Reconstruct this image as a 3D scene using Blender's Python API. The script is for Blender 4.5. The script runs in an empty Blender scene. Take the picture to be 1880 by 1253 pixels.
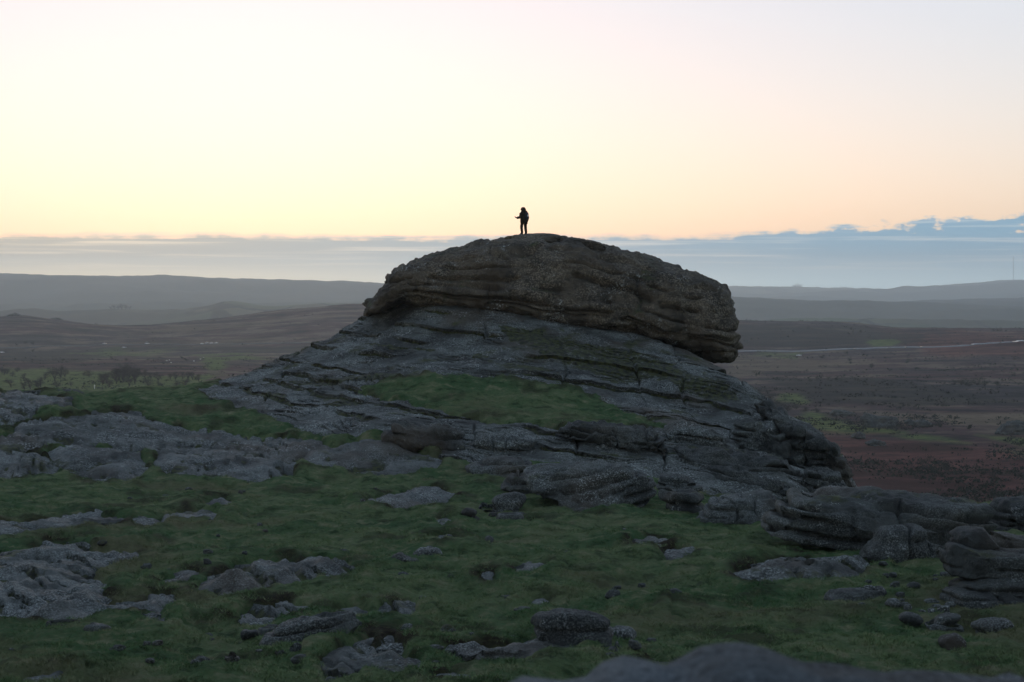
import bpy, bmesh, math, random
import numpy as np
from mathutils import Vector
R = math.radians
random.seed(7)
SC = bpy.context.scene
COL = SC.collection
F = 3927.0          # focal length in photograph pixels (75 mm lens on a 36 mm sensor, 1880 px wide)
PX0, PY0 = 940.0, 523.0   # principal column and the row of the level horizon

# ------------------------------------------------------------------ camera
cam = bpy.data.cameras.new('camera')
cam_o = bpy.data.objects.new('camera', cam)
COL.objects.link(cam_o)
SC.camera = cam_o
cam_o.location = (0, 0, 0)
cam_o.rotation_euler = (math.pi / 2, 0, 0)
cam.sensor_width = 36
cam.lens = F / 1880 * 36
cam.shift_y = -(626.5 - PY0) / 1880
cam.clip_start = 0.5
cam.clip_end = 90000
cam.dof.use_dof = True
cam.dof.focus_distance = 118
cam.dof.aperture_fstop = 3.4

# ------------------------------------------------------------------ sky
SUN_EL, SUN_ROT = 2.0, -7.0
w = bpy.data.worlds.new('World')
SC.world = w
w.use_nodes = True
wt = w.node_tree
wn, wl = wt.nodes, wt.links
def wnode(t, **k):
    n = wn.new(t)
    for a, v in k.items(): setattr(n, a, v)
    return n
def wmath(op, a, b=None, c=None, clamp=False):
    n = wn.new('ShaderNodeMath'); n.operation = op; n.use_clamp = clamp
    for i, v in enumerate((a, b, c)):
        if v is None: continue
        if isinstance(v, (int, float)): n.inputs[i].default_value = v
        else: wl.new(v, n.inputs[i])
    return n.outputs[0]
def wmix(fac, a, b, mode='MIX'):
    n = wn.new('ShaderNodeMix'); n.data_type = 'RGBA'; n.blend_type = mode
    for sock, v in ((n.inputs[0], fac), (n.inputs[6], a), (n.inputs[7], b)):
        if isinstance(v, (int, float)): sock.default_value = v
        elif isinstance(v, tuple): sock.default_value = (*v, 1)
        else: wl.new(v, sock)
    return n.outputs[2]
def wsmooth(v, lo, hi):
    n = wn.new('ShaderNodeMapRange'); n.interpolation_type = 'SMOOTHSTEP'
    wl.new(v, n.inputs[0]); n.inputs[1].default_value = lo; n.inputs[2].default_value = hi
    return n.outputs[0]
tc = wnode('ShaderNodeTexCoord')
sep = wnode('ShaderNodeSeparateXYZ'); wl.new(tc.outputs['Generated'], sep.inputs[0])
comb = wnode('ShaderNodeCombineXYZ')
wl.new(sep.outputs[0], comb.inputs[0]); wl.new(sep.outputs[1], comb.inputs[1])
wl.new(wmath('MAXIMUM', sep.outputs[2], 0.004), comb.inputs[2])
sky = wnode('ShaderNodeTexSky', sky_type='NISHITA', sun_disc=False, sun_elevation=R(SUN_EL),
            sun_rotation=R(SUN_ROT), altitude=450, air_density=1.0, dust_density=0.3, ozone_density=1.0)
wl.new(comb.outputs[0], sky.inputs[0])
# the thin bright veil of a winter dusk evens the sky out: soften its contrast as a whole
g = wnode('ShaderNodeGamma'); g.inputs[1].default_value = 0.58
wl.new(wmix(1.0, sky.outputs[0], (0.1, 0.1, 0.1), 'MULTIPLY'), g.inputs[0])
hs = wnode('ShaderNodeHueSaturation'); hs.inputs['Saturation'].default_value = 0.85; hs.inputs['Hue'].default_value = 0.478
wl.new(wmix(1.0, g.outputs[0], (10.9, 11.5, 16.2), 'MULTIPLY'), hs.inputs['Color'])
veil = hs.outputs[0]
# bank of low cloud along the horizon, all the way round
el = wmath('MULTIPLY', sep.outputs[2], 1000.0)                       # elevation in milliradians
az = wmath('ARCTAN2', sep.outputs[0], sep.outputs[1])
cv = wnode('ShaderNodeCombineXYZ')
wl.new(wmath('MULTIPLY', az, 75.0), cv.inputs[0]); wl.new(wmath('MULTIPLY', el, 0.16), cv.inputs[1])
def wnoise(vec, scale, detail, rough=.55, dist=0.0):
    n = wn.new('ShaderNodeTexNoise'); n.inputs['Scale'].default_value = scale
    n.inputs['Detail'].default_value = detail; n.inputs['Roughness'].default_value = rough
    n.inputs['Distortion'].default_value = dist; wl.new(vec, n.inputs['Vector'])
    return n.outputs[0]
puff = wnoise(cv.outputs[0], 1.0, 6, .6)
cv2 = wnode('ShaderNodeCombineXYZ')
wl.new(wmath('MULTIPLY', az, 9.0), cv2.inputs[0]); wl.new(wmath('MULTIPLY', el, 0.42), cv2.inputs[1])
streak = wnoise(cv2.outputs[0], 1.0, 5, .55, .3)
rise = wsmooth(az, 0.07, 0.26)
top = wmath('ADD', wmath('MULTIPLY', rise, 8.0), 23.2)
amp = wmath('ADD', wmath('MULTIPLY', rise, 26.0), 6.0)
top = wmath('ADD', top, wmath('MULTIPLY', wmath('SUBTRACT', puff, .5), amp))
top = wmath('ADD', top, wmath('MULTIPLY', wmath('SUBTRACT', streak, .5), 7.0))
dep = wmath('SUBTRACT', top, el)                                     # how far below the cloud top
cover = wsmooth(dep, -0.9, 2.4)
toward = wsmooth(az, -0.25, 0.16)
bank = wmix(toward, (4.6, 4.2, 3.2), (1.0, 3.2, 4.9))
bank_lo = wmix(toward, (15.0, 11.8, 6.8), (5.4, 7.7, 8.6))
low = wsmooth(el, 13.0, -1.0)
bankc = wmix(low, bank, bank_lo)
gap = wmix(toward, (12.0, 9.6, 6.4), (7.0, 7.2, 7.2))
bankc = wmix(wmath('MULTIPLY', wmath('MULTIPLY', wsmooth(streak, .48, .68), wsmooth(el, 3.0, 12.0)), 0.75), bankc, gap)
rim = wmath('MULTIPLY', wmath('MULTIPLY', wsmooth(dep, -0.2, 0.7), wsmooth(dep, 2.4, 0.7)), 0.45)
bankc = wmix(rim, bankc, wmix(toward, (13.0, 9.6, 6.2), (9.5, 7.6, 6.0)))
skyc = wmix(wmath('MULTIPLY', cover, 0.93), veil, bankc)
bg = wn['Background']
bg.inputs[1].default_value = 0.1
wl.new(skyc, bg.inputs[0])

sun_d = bpy.data.lights.new('sun', 'SUN')
sun_d.energy = 0.14
sun_d.angle = R(11)
sun_d.color = (1, .8, .56)
sun = bpy.data.objects.new('sun', sun_d)
COL.objects.link(sun)
sun.rotation_euler = (R(90 - SUN_EL), 0, R(180 - SUN_ROT))
sun.rotation_euler = Vector((-math.sin(R(SUN_ROT)) * math.cos(R(SUN_EL)), -math.cos(R(SUN_ROT)) * math.cos(R(SUN_EL)), -math.sin(R(SUN_EL)))).to_track_quat('-Z', 'Y').to_euler()

vs = SC.view_settings
vs.view_transform = 'Standard'
vs.look = 'None'
vs.gamma = 1
vs.use_curve_mapping = False
vs.exposure = 0.4
SC.cycles.use_denoising = True
SC.cycles.volume_bounces = 3
SC.cycles.max_bounces = 6

# ------------------------------------------------------------------ numeric helpers
GR = np.array([(1,1,0),(-1,1,0),(1,-1,0),(-1,-1,0),(1,0,1),(-1,0,1),(1,0,-1),(-1,0,-1),
               (0,1,1),(0,-1,1),(0,1,-1),(0,-1,-1),(1,1,0),(-1,1,0),(0,-1,1),(0,-1,-1)], dtype=np.float32)
def perlin(p, seed=0):
    p = np.asarray(p, dtype=np.float64)
    i = np.floor(p).astype(np.int64)
    f = (p - i).astype(np.float32)
    i = i.astype(np.uint32)
    u = f * f * f * (f * (f * 6 - 15) + 10)
    res = 0
    for dx in (0, 1):
        wx = u[:, 0] if dx else 1 - u[:, 0]
        for dy in (0, 1):
            wy = u[:, 1] if dy else 1 - u[:, 1]
            for dz in (0, 1):
                wz = u[:, 2] if dz else 1 - u[:, 2]
                h = (i[:, 0] + np.uint32(dx)) * np.uint32(374761393) + (i[:, 1] + np.uint32(dy)) * np.uint32(668265263) \
                    + (i[:, 2] + np.uint32(dz)) * np.uint32(2246822519) + np.uint32((seed * 3266489917) & 0xffffffff)
                h = (h ^ (h >> np.uint32(13))) * np.uint32(1274126177)
                h = (h ^ (h >> np.uint32(16))) & np.uint32(15)
                gvec = GR[h]
                d = gvec[:, 0] * (f[:, 0] - dx) + gvec[:, 1] * (f[:, 1] - dy) + gvec[:, 2] * (f[:, 2] - dz)
                res = res + wx * wy * wz * d
    return res
def fbm(p, octv=3, seed=0, gain=.5):
    p = np.asarray(p, dtype=np.float64)
    a, s = 1.0, 0
    for k in range(octv):
        s = s + a * perlin(p * (2.03 ** k) + 17.3 * k, seed + k)
        a *= gain
    return s
def xyz(x, y, z): return np.stack([np.asarray(x, float), np.asarray(y, float), np.asarray(z, float)], 1)
def sstep(a, b, x):
    t = np.clip((x - a) / (b - a), 0, 1)
    return t * t * (3 - 2 * t)
class TPS:
    def __init__(s, xy, z, lam=1e-3):
        s.c = np.asarray(xy, float); z = np.asarray(z, float); n = len(z)
        A = np.zeros((n + 3, n + 3))
        A[:n, :n] = s.k(s.c) + lam * np.eye(n)
        A[:n, n] = 1; A[:n, n + 1:] = s.c; A[n, :n] = 1; A[n + 1:, :n] = s.c.T
        s.w = np.linalg.solve(A, np.concatenate([z, np.zeros(3)]))
    def k(s, q):
        r2 = ((q[:, None, :] - s.c[None]) ** 2).sum(2)
        return .5 * r2 * np.log(r2 + 1e-12)
    def __call__(s, q):
        q = np.asarray(q, float); out = np.empty(len(q)); n = len(s.c)
        for a in range(0, len(q), 40000):
            b = q[a:a + 40000]
            out[a:a + 40000] = s.k(b) @ s.w[:n] + s.w[n] + b @ s.w[n + 1:]
        return out
def mesh_np(name, v, q, mat, parent=None, smooth=True):
    v = np.ascontiguousarray(v, dtype=np.float32); q = np.asarray(q, dtype=np.int32)
    k = q.shape[1]
    me = bpy.data.meshes.new(name)
    me.vertices.add(len(v)); me.vertices.foreach_set('co', v.ravel())
    me.loops.add(q.size); me.loops.foreach_set('vertex_index', q.ravel())
    me.polygons.add(len(q)); me.polygons.foreach_set('loop_start', np.arange(0, q.size, k, dtype=np.int32))
    me.polygons.foreach_set('use_smooth', np.full(len(q), smooth))
    me.update(calc_edges=True)
    me.materials.append(mat)
    o = bpy.data.objects.new(name, me)
    COL.objects.link(o)
    o.parent = parent
    return o
def attr(o, name, vals):
    a = o.data.attributes.new(name, 'FLOAT', 'POINT')
    a.data.foreach_set('value', np.asarray(vals, dtype=np.float32))
def tag(o, label=None, cat=None, group=None, kind=None):
    for k, v in (('label', label), ('category', cat), ('group', group), ('kind', kind)):
        if v: o[k] = v
    return o
def gridq(r, c, wrap=False):
    i = np.arange(r - 1)[:, None]; j = np.arange(c if wrap else c - 1)[None]
    j2 = (j + 1) % c
    return np.stack([(i * c + j), (i * c + j2), ((i + 1) * c + j2), ((i + 1) * c + j)], 2).reshape(-1, 4)
def compact(v, q, *arrs):
    used = np.zeros(len(v), bool); used[q.ravel()] = True
    idx = np.cumsum(used) - 1
    return (v[used], idx[q]) + tuple(a[used] for a in arrs)
def world(px, py, d):
    return (px - PX0) / F * d, d, -(py - PY0) / F * d
def pix(p): return PX0 + F * p[:, 0] / p[:, 1], PY0 - F * p[:, 2] / p[:, 1]
def poly_sd(px, py, poly, sy=2.2):
    """signed distance (photograph px, rows stretched for the grazing view), positive inside"""
    P = np.asarray(poly, float); n = len(P)
    best = np.full(len(px), 1e9); ins = np.zeros(len(px), bool)
    for a in range(n):
        x1, y1 = P[a]; x2, y2 = P[(a + 1) % n]
        cond = ((y1 > py) != (y2 > py))
        with np.errstate(divide='ignore', invalid='ignore'):
            ins ^= cond & (px < (x2 - x1) * (py - y1) / (y2 - y1 + 1e-12) + x1)
        ex, ey = x2 - x1, (y2 - y1) * sy
        t = np.clip(((px - x1) * ex + (py - y1) * sy * ey) / (ex * ex + ey * ey + 1e-9), 0, 1)
        best = np.minimum(best, np.hypot(px - x1 - t * ex, (py - y1) * sy - t * ey))
    return np.where(ins, best, -best)
def crop(ox, oy, s):
    return lambda pts: [(ox + s * a, oy + s * b) for a, b in pts]
C3, C4 = crop(340, 540, 660 / 1880), crop(900, 560, 700 / 1880)
C5, C6 = crop(0, 680, 640 / 1880), crop(0, 920, 640 / 1880)
C7, C8 = crop(600, 820, 700 / 1880), crop(1240, 840, 640 / 1880)
C9 = crop(900, 1100, 980 / 1880)

# ------------------------------------------------------------------ materials
class Mat:
    def __init__(s, name, rough=.9, spec=.3):
        s.m = bpy.data.materials.new(name); s.m.use_nodes = True
        s.t = s.m.node_tree; s.b = s.t.nodes['Principled BSDF']
        s.b.inputs['Roughness'].default_value = rough
        s.b.inputs['Specular IOR Level'].default_value = spec
        s.geo = s.t.nodes.new('ShaderNodeNewGeometry')
        s.pos = s.geo.outputs['Position']
    def put(s, sock, v):
        if isinstance(v, (int, float)): sock.default_value = v
        elif isinstance(v, tuple): sock.default_value = (*v, 1) if len(sock.default_value) == 4 else v
        else: s.t.links.new(v, sock)
    def scale(s, sc, vec=None):
        n = s.t.nodes.new('ShaderNodeVectorMath'); n.operation = 'MULTIPLY'
        s.put(n.inputs[0], vec or s.pos); n.inputs[1].default_value = sc
        return n.outputs[0]
    def noise(s, scale, detail=4, rough=.55, vec=None, dist=0):
        n = s.t.nodes.new('ShaderNodeTexNoise'); n.inputs['Scale'].default_value = scale
        n.inputs['Detail'].default_value = detail; n.inputs['Roughness'].default_value = rough
        n.inputs['Distortion'].default_value = dist
        s.put(n.inputs['Vector'], vec or s.pos); return n.outputs[0]
    def vor(s, scale, feature='F1', vec=None, out=0):
        n = s.t.nodes.new('ShaderNodeTexVoronoi'); n.feature = feature; n.inputs['Scale'].default_value = scale
        s.put(n.inputs['Vector'], vec or s.pos); return n.outputs[out]
    def ss(s, v, lo, hi):
        n = s.t.nodes.new('ShaderNodeMapRange'); n.interpolation_type = 'SMOOTHSTEP'
        s.put(n.inputs[0], v); n.inputs[1].default_value = lo; n.inputs[2].default_value = hi
        return n.outputs[0]
    def math(s, op, a, b):
        n = s.t.nodes.new('ShaderNodeMath'); n.operation = op
        s.put(n.inputs[0], a); s.put(n.inputs[1], b); return n.outputs[0]
    def mix(s, f, a, b, mode='MIX'):
        n = s.t.nodes.new('ShaderNodeMix'); n.data_type = 'RGBA'; n.blend_type = mode
        s.put(n.inputs[0], f); s.put(n.inputs[6], a); s.put(n.inputs[7], b); return n.outputs[2]
    def attr(s, name):
        n = s.t.nodes.new('ShaderNodeAttribute'); n.attribute_name = name; return n.outputs['Fac']
    def nz(s):
        n = s.t.nodes.new('ShaderNodeSeparateXYZ'); s.put(n.inputs[0], s.geo.outputs['Normal']); return n.outputs[2]
    def bump(s, h, strength, dist):
        n = s.t.nodes.new('ShaderNodeBump'); n.inputs['Strength'].default_value = strength
        n.inputs['Distance'].default_value = dist; s.put(n.inputs['Height'], h)
        s.put(s.b.inputs['Normal'], n.outputs[0])
    def col(s, c): s.put(s.b.inputs['Base Color'], c); return s
def granite(name, dark, mid, light, moss_and_shade=.5, lichen=.5, fine=1.0, rough=.72):
    m = Mat(name, rough, .4)
    big = m.noise(.45, 5, .6)
    grain = m.noise(9 * fine, 4, .7)
    st = m.noise(1.0, 5, .65, m.scale((.55, .55, 3.2)))
    c = m.mix(m.ss(big, .34, .64), dark, mid)
    c = m.mix(m.math('MULTIPLY', m.math('MULTIPLY', m.ss(grain, .46, .62), m.ss(m.noise(.35, 4, .6), .36, .6)), .85), c, light)
    c = m.mix(m.math('MULTIPLY', m.ss(m.noise(2.6 * fine, 5, .7), .52, .66), .75), c, dark)
    c = m.mix(m.math('MULTIPLY', m.ss(st, .5, .68), .65), c, dark)
    c = m.mix(m.math('MULTIPLY', m.ss(m.noise(.16, 4, .6), .5, .7), .55), c, (.085, .062, .04))
    if lichen:
        patch = m.ss(m.noise(.55, 4, .65), .6 - .14 * lichen, .72 - .14 * lichen)
        spots = m.ss(m.noise(6.5 * fine, 4, .7), .54, .6)
        c = m.mix(m.math('MULTIPLY', m.math('MULTIPLY', spots, patch), .8), c, (.42, .44, .42))
        rare = m.ss(m.math('ADD', m.vor(2.3), m.math('MULTIPLY', m.noise(9, 2), .12)), .17, .11)
        rare = m.math('MULTIPLY', rare, m.ss(m.noise(.5, 2), .56, .68))
        c = m.mix(m.math('MULTIPLY', rare, .75), c, (.4, .42, .39))
    if moss_and_shade:  # moss alone here, on upward faces
        mk = m.ss(m.noise(.33, 6, .68), .66 - .22 * moss_and_shade, .74 - .2 * moss_and_shade)
        up = m.ss(m.nz(), .25, .75)
        mk = m.math('MULTIPLY', mk, up)
        mc = m.mix(m.ss(m.noise(3, 3), .35, .65), (.018, .022, .008), (.06, .065, .018))
        c = m.mix(mk, c, mc)
    ma = m.attr('moss_and_shade')
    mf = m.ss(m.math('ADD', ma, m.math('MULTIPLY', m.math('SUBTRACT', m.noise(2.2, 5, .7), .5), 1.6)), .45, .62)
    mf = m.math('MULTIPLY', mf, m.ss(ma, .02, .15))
    c = m.mix(mf, c, m.mix(m.ss(m.noise(4, 3), .35, .65), (.009, .010, .005), (.05, .058, .014)))  # moss green; the near-black end also paints crack shade
    m.col(c)
    h = m.math('ADD', m.noise(5 * fine, 6, .68), m.math('MULTIPLY', m.noise(26 * fine, 3, .6), .35))
    m.bump(h, .9, .17 / fine)
    return m.m
M_CAP = granite('granite_cap', (.02, .016, .011), (.1, .08, .055), (.27, .23, .17), moss_and_shade=.4, lichen=.3)
M_BASE = granite('granite_base', (.0145, .0155, .014), (.085, .093, .085), (.3, .33, .31), moss_and_shade=.35, lichen=.8, fine=1.4)
M_BOUL = granite('granite_boulder', (.0125, .0135, .012), (.066, .073, .067), (.21, .232, .218), moss_and_shade=.4, lichen=.45, fine=2.2)
M_DARK = granite('granite_dark', (.009, .01, .009), (.042, .046, .042), (.15, .162, .15), moss_and_shade=.45, lichen=.32, fine=2.2)  # dark granite; also paints shade into the right boulders and foot blocks
M_NEAR = granite('granite_near', (.014, .017, .019), (.1, .115, .125), (.34, .375, .39), moss_and_shade=0, lichen=.9, fine=4.0, rough=.95)
M_SLAB = granite('granite_slab', (.017, .019, .017), (.1, .109, .102), (.31, .34, .325), moss_and_shade=.38, lichen=.5, fine=1.9)

def grass_mat(name, blades=False):
    m = Mat(name, .95, .1)
    a = m.noise(.22, 5, .62)
    b = m.noise(1.3, 5, .68)
    c3 = m.noise(7, 3, .6)
    c = m.mix(m.ss(a, .32, .62), (.062, .135, .052), (.145, .2, .088))
    c = m.mix(m.ss(b, .5, .7), c, (.25, .25, .14))
    c = m.mix(m.math('MULTIPLY', m.ss(b, .5, .34), .75), c, (.016, .038, .014))
    dry = m.ss(m.noise(.11, 4, .6), .52, .68)
    c = m.mix(m.math('MULTIPLY', dry, .65), c, (.15, .125, .075))
    if blades: c = m.mix(m.math('MULTIPLY', m.ss(m.noise(11, 2, .6), .5, .66), .4), c, (.24, .23, .12))
    if not blades:
        peat = m.attr('peat')
        c = m.mix(peat, c, (.028, .02, .013))
        c = m.mix(m.math('MULTIPLY', m.ss(c3, .4, .7), .4), c, (.1, .105, .04))
        m.bump(m.math('ADD', m.noise(4, 6, .7), m.noise(17, 4, .7)), 1.0, .16)
    return m.col(c).m
M_GRASS = grass_mat('moor_grass')
M_BLADE = grass_mat('grass_blade', True)

# ------------------------------------------------------------------ the near hilltop: one smooth surface through surveyed points
CP = []          # (column, row, distance)
for px in (-500, -200, 100, 400, 700, 1000, 1300, 1600, 1900, 2300):
    CP += [(px, 1253, 48.0), (px, 1100, 61.0), (px, 1400, 40.0), (px, 2000, 24.0)]
CP += [(px, 1000, 73) for px in (-300, 50, 350, 700, 1000, 1300)]
CP += [(px, 940, 83) for px in (-300, 50, 350, 700)] + [(1000, 955, 81), (1250, 955, 81)]
CP += [(480, 890, 94), (700, 880, 96), (800, 862, 99), (100, 900, 90), (100, 872, 97), (-300, 880, 96), (600, 852, 100), (300, 870, 97)]
CP += [(200, 765, 110), (50, 792, 106), (-200, 790, 106), (60, 835, 101), (220, 832, 102), (400, 840, 101)]
CP += [(300, 735, 118), (420, 765, 113), (200, 730, 119), (60, 724, 121), (-300, 724, 122), (250, 716, 129), (100, 719, 128), (-300, 716, 130)]
CP += [(300, 800, 107), (500, 802, 108), (600, 815, 104.5), (520, 770, 112)]
# tor: the lower slope
CP += [(375, 714, 125), (440, 691, 130), (515, 656, 134), (600, 621, 136), (675, 574, 138)]
CP += [(500, 720, 121), (600, 700, 122), (700, 650, 127), (700, 605, 132), (800, 620, 128), (800, 568, 131.5), (900, 600, 129), (900, 660, 124),
       (1000, 597, 130.5), (1000, 650, 125), (1100, 612, 130.5), (1100, 680, 123.5), (1200, 634, 129.5), (1200, 702, 122), (1300, 676, 127),
       (1300, 740, 120), (1338, 690, 130), (1390, 736, 126), (1440, 757, 123), (1525, 822, 116), (1543, 862, 111), (1560, 905, 105)]
CP += [(750, 700, 118), (900, 700, 118), (1100, 731, 116), (900, 760, 110.5), (1150, 776, 109), (750, 746, 112.5), (600, 745, 115)]
CP += [(700, 772, 108.5), (850, 788, 106.5), (1000, 788, 105.5), (1200, 790, 107), (850, 838, 102), (1000, 842, 101), (1200, 858, 101), (700, 820, 103)]
CP += [(1400, 800, 114), (1400, 852, 107), (1300, 905, 97), (1480, 902, 101), (1100, 920, 90)]
CP += [(1500, 960, 83), (1700, 1000, 75), (1850, 1000, 75), (2300, 1000, 75), (1600, 925, 90), (1850, 930, 88), (2300, 930, 88)]
pts = [world(*c) for c in CP]
# ground behind the visible edges, falling away to the valley
def behind(px, d, z): pts.append(((px - PX0) / F * d, d, z))
for px in (-500, -200, 50, 250):
    behind(px, 140, -9.0); behind(px, 155, -17); behind(px, 180, -30)
for px, d, z in ((375, 138, -9), (440, 141, -9), (515, 145, -8.5), (600, 148, -7), (680, 150, -5.5), (800, 150, -4), (1000, 150, -4), (1200, 148, -6),
                 (800, 142, -1.5), (1000, 142, -2), (1200, 140, -4), (1345, 139, -11), (1400, 135, -13), (1460, 131, -14), (1550, 125, -16), (1580, 117, -16), (1590, 108, -14),
                 (500, 165, -22), (800, 168, -18), (1100, 165, -18), (1350, 160, -24), (1600, 150, -28), (1620, 100, -13), (1850, 101, -14), (2300, 101, -14),
                 (1700, 120, -21), (2000, 120, -21), (2300, 120, -22), (1900, 150, -30), (800, 190, -34), (1200, 190, -34), (1700, 185, -40)):
    behind(px, d, z)
pts = np.array(pts)
_t = TPS(pts[:, :2] / 50, pts[:, 2], 2e-4)
def Z0(x, y): return _t(np.stack([x, y], 1) / 50)

# rock areas traced on the hilltop (photograph px) -> shape of the bare rock in the turf
TOR = [(362, 718), (440, 688), (515, 652), (600, 616), (675, 565), (760, 540), (1000, 560), (1340, 640), (1400, 728), (1450, 748), (1540, 810), (1580, 910),
       (1300, 915), (1240, 880), (1000, 850), (840, 845), (770, 815), (690, 790), (620, 800), (560, 790), (480, 760), (400, 735)]
TERRACE = [(660, 716), (700, 700), (780, 691), (900, 687), (1000, 700), (1060, 712), (1120, 735), (1145, 760), (1222, 780), (1228, 788), (1180, 785),
           (1050, 786), (960, 777), (900, 778), (850, 768), (820, 760), (790, 748), (740, 737), (690, 731)]
SLABS = [   # name label, outline, bulge (m)
    ('broad flat rock sheet on the left, running under the turf bank', C5([(0,400),(100,335),(180,290),(350,265),(600,238),(700,240),(760,290),(900,312),(1060,340),(1200,365),(1400,375),(1600,385),(1720,398),(1750,420),(1540,452),(1500,435),(1300,415),(1120,400),(1000,370),(650,365),(450,385),(380,385),(150,392),(0,430),(-120,440),(-120,420)]), .12),
    ('lichen mottled rock face below the turf strip at the far left', C5([(-80,430),(60,430),(180,470),(260,510),(290,545),(200,558),(-80,565)]), .25),
    ('pale blotched rounded rock face under an overhanging strip of turf', C5([(300,450),(420,438),(620,440),(720,470),(750,530),(700,565),(560,570),(420,540),(330,500)]), .3),
    ('narrow pale rock strip between two bands of turf', C5([(620,385),(760,378),(940,395),(1000,420),(900,435),(750,415),(650,405)]), .15),
    ('long low grey rock face left of the turf gully', C5([(900,460),(1060,438),(1300,448),(1480,465),(1540,490),(1540,560),(1440,588),(1300,570),(1150,540),(930,545),(880,500)]), .25),
    ('smooth grey rock apron at the foot of the tor', C3([(670,860),(740,840),(860,830),(830,800),(900,775),(1080,778),(1180,820),(1300,870),(1280,900),(1170,915),(1040,920),(920,910),(820,890),(700,885)]), .22),
    ('weathered rock shelf on the skyline at the far left', C5([(-150,150),(0,145),(90,128),(250,155),(345,172),(280,187),(200,192),(100,232),(0,272),(-150,290)]), .2),
    ('broad tilted rock sheet with pale wet streaks, dipping to the left', C6([(-150,300),(0,290),(120,265),(270,230),(430,225),(520,265),(600,285),(730,283),(620,335),(520,382),(480,420),(560,440),(540,470),(430,490),(330,540),(250,600),(0,605),(-150,600)]), .25),
    ('broken rock ledge with shallow rain pools', C6([(250,605),(330,540),(430,492),(540,490),(570,540),(620,552),(720,560),(810,555),(830,503),(925,518),(900,560),(862,612),(780,600),(620,592),(500,612),(440,628),(330,628)]), .3),
    ('small rock tongue at the end of the pooled ledge', C6([(780,620),(850,618),(868,660),(800,648)]), .15),
    ('smooth whaleback slab with a pale seam across it', C6([(1078,492),(1110,450),(1200,390),(1290,350),(1420,330),(1550,328),(1590,355),(1700,330),(1830,326),(1905,370),(1910,395),(1860,415),(1640,425),(1470,455),(1340,510),(1230,515)]), .4),
    ('long pale rock strip level with the turf at the left edge', C6([(-120,190),(-120,112),(0,113),(120,108),(250,105),(400,85),(520,76),(655,95),(560,117),(380,147),(250,152),(150,168)]), .18),
    ('small flat rock beside the pale strip', C6([(730,107),(800,95),(890,82),(902,95),(850,117),(760,117)]), .14),
    ('thin curved rock rib in the grass', C6([(915,87),(1000,60),(1080,55),(1175,75),(1150,92),(1060,84),(990,90)]), .22),
    ('small smooth rock below the gully', C6([(1105,14),(1160,0),(1200,-4),(1262,15),(1220,28),(1120,25)]), .2),
    ('thin sliver of rock in a turf hollow', C6([(868,424),(1055,390),(1005,422),(900,433)]), .1),
    ('knobbly flat rock left of the split boulder', C6([(1262,602),(1320,578),(1490,568),(1540,548),(1585,568),(1655,575),(1560,612),(1440,643),(1330,638)]), .28),
    ('long low slab of rock under the speckled boulder', C7([(600,1000),(680,985),(850,985),(960,958),(1060,956),(1200,988),(1245,1010),(1000,1047),(850,1062),(720,1057),(640,1022)]), .22),
    ('flat triangular slab in the turf', C7([(215,1012),(312,946),(348,975),(445,1060),(400,1088),(238,1083)]), .3),
    ('leaning wedge of slab beside the triangular one', C7([(-10,1062),(60,1018),(215,944),(230,958),(182,1032),(132,1113),(15,1120)]), .35),
    ('isolated domed slab in the middle of the grass bowl', C7([(203,270),(300,243),(390,238),(440,208),(520,202),(603,230),(592,262),(500,288),(340,302),(230,288)]), .35),
    ('pale ragged slab in front of the stacked boulders', C8([(308,648),(380,590),(480,558),(600,543),(800,548),(1000,548),(1055,570),(1000,622),(870,658),(700,668),(500,673),(400,662)]), .4),
    ('smooth stone with a mossy rim, half sunk in the turf', C7([(268,797),(340,773),(412,783),(443,815),(370,830),(290,817)]), .25),
    ('small smooth stone above the split boulder', C7([(38,806),(100,778),(172,783),(193,810),(150,830),(58,828)]), .28),
    ('oval stone in a mossy ring on the right of the grass bowl', C7([(1662,522),(1700,503),(1792,508),(1803,525),(1740,547),(1678,542)]), .25),
]
SMALL_SLABS = [C7([(925,602),(1000,588),(1078,598),(1040,614),(960,617)]), C7([(768,642),(800,630),(838,650),(815,660)]), C7([(998,762),(1060,750),(1082,758),(1030,770)]),
    C7([(1520,472),(1600,458),(1680,465),(1640,482),(1560,482)]), C7([(543,372),(590,358),(622,375),(580,390)]), C7([(508,450),(560,438),(622,453),(643,470),(560,478)]),
    C7([(1555,1062),(1600,1046),(1660,1058),(1705,1097),(1640,1092),(1570,1072)]), C7([(495,1152),(560,1123),(620,1118),(700,1143),(785,1150),(800,1175),(490,1175)]),
    C6([(125,972),(220,943),(335,936),(300,962),(200,978)]), C7([(1500,800),(1540,792),(1590,800),(1545,812)]), C7([(1190,300),(1300,282),(1420,290),(1380,312),(1240,318)])]

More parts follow.
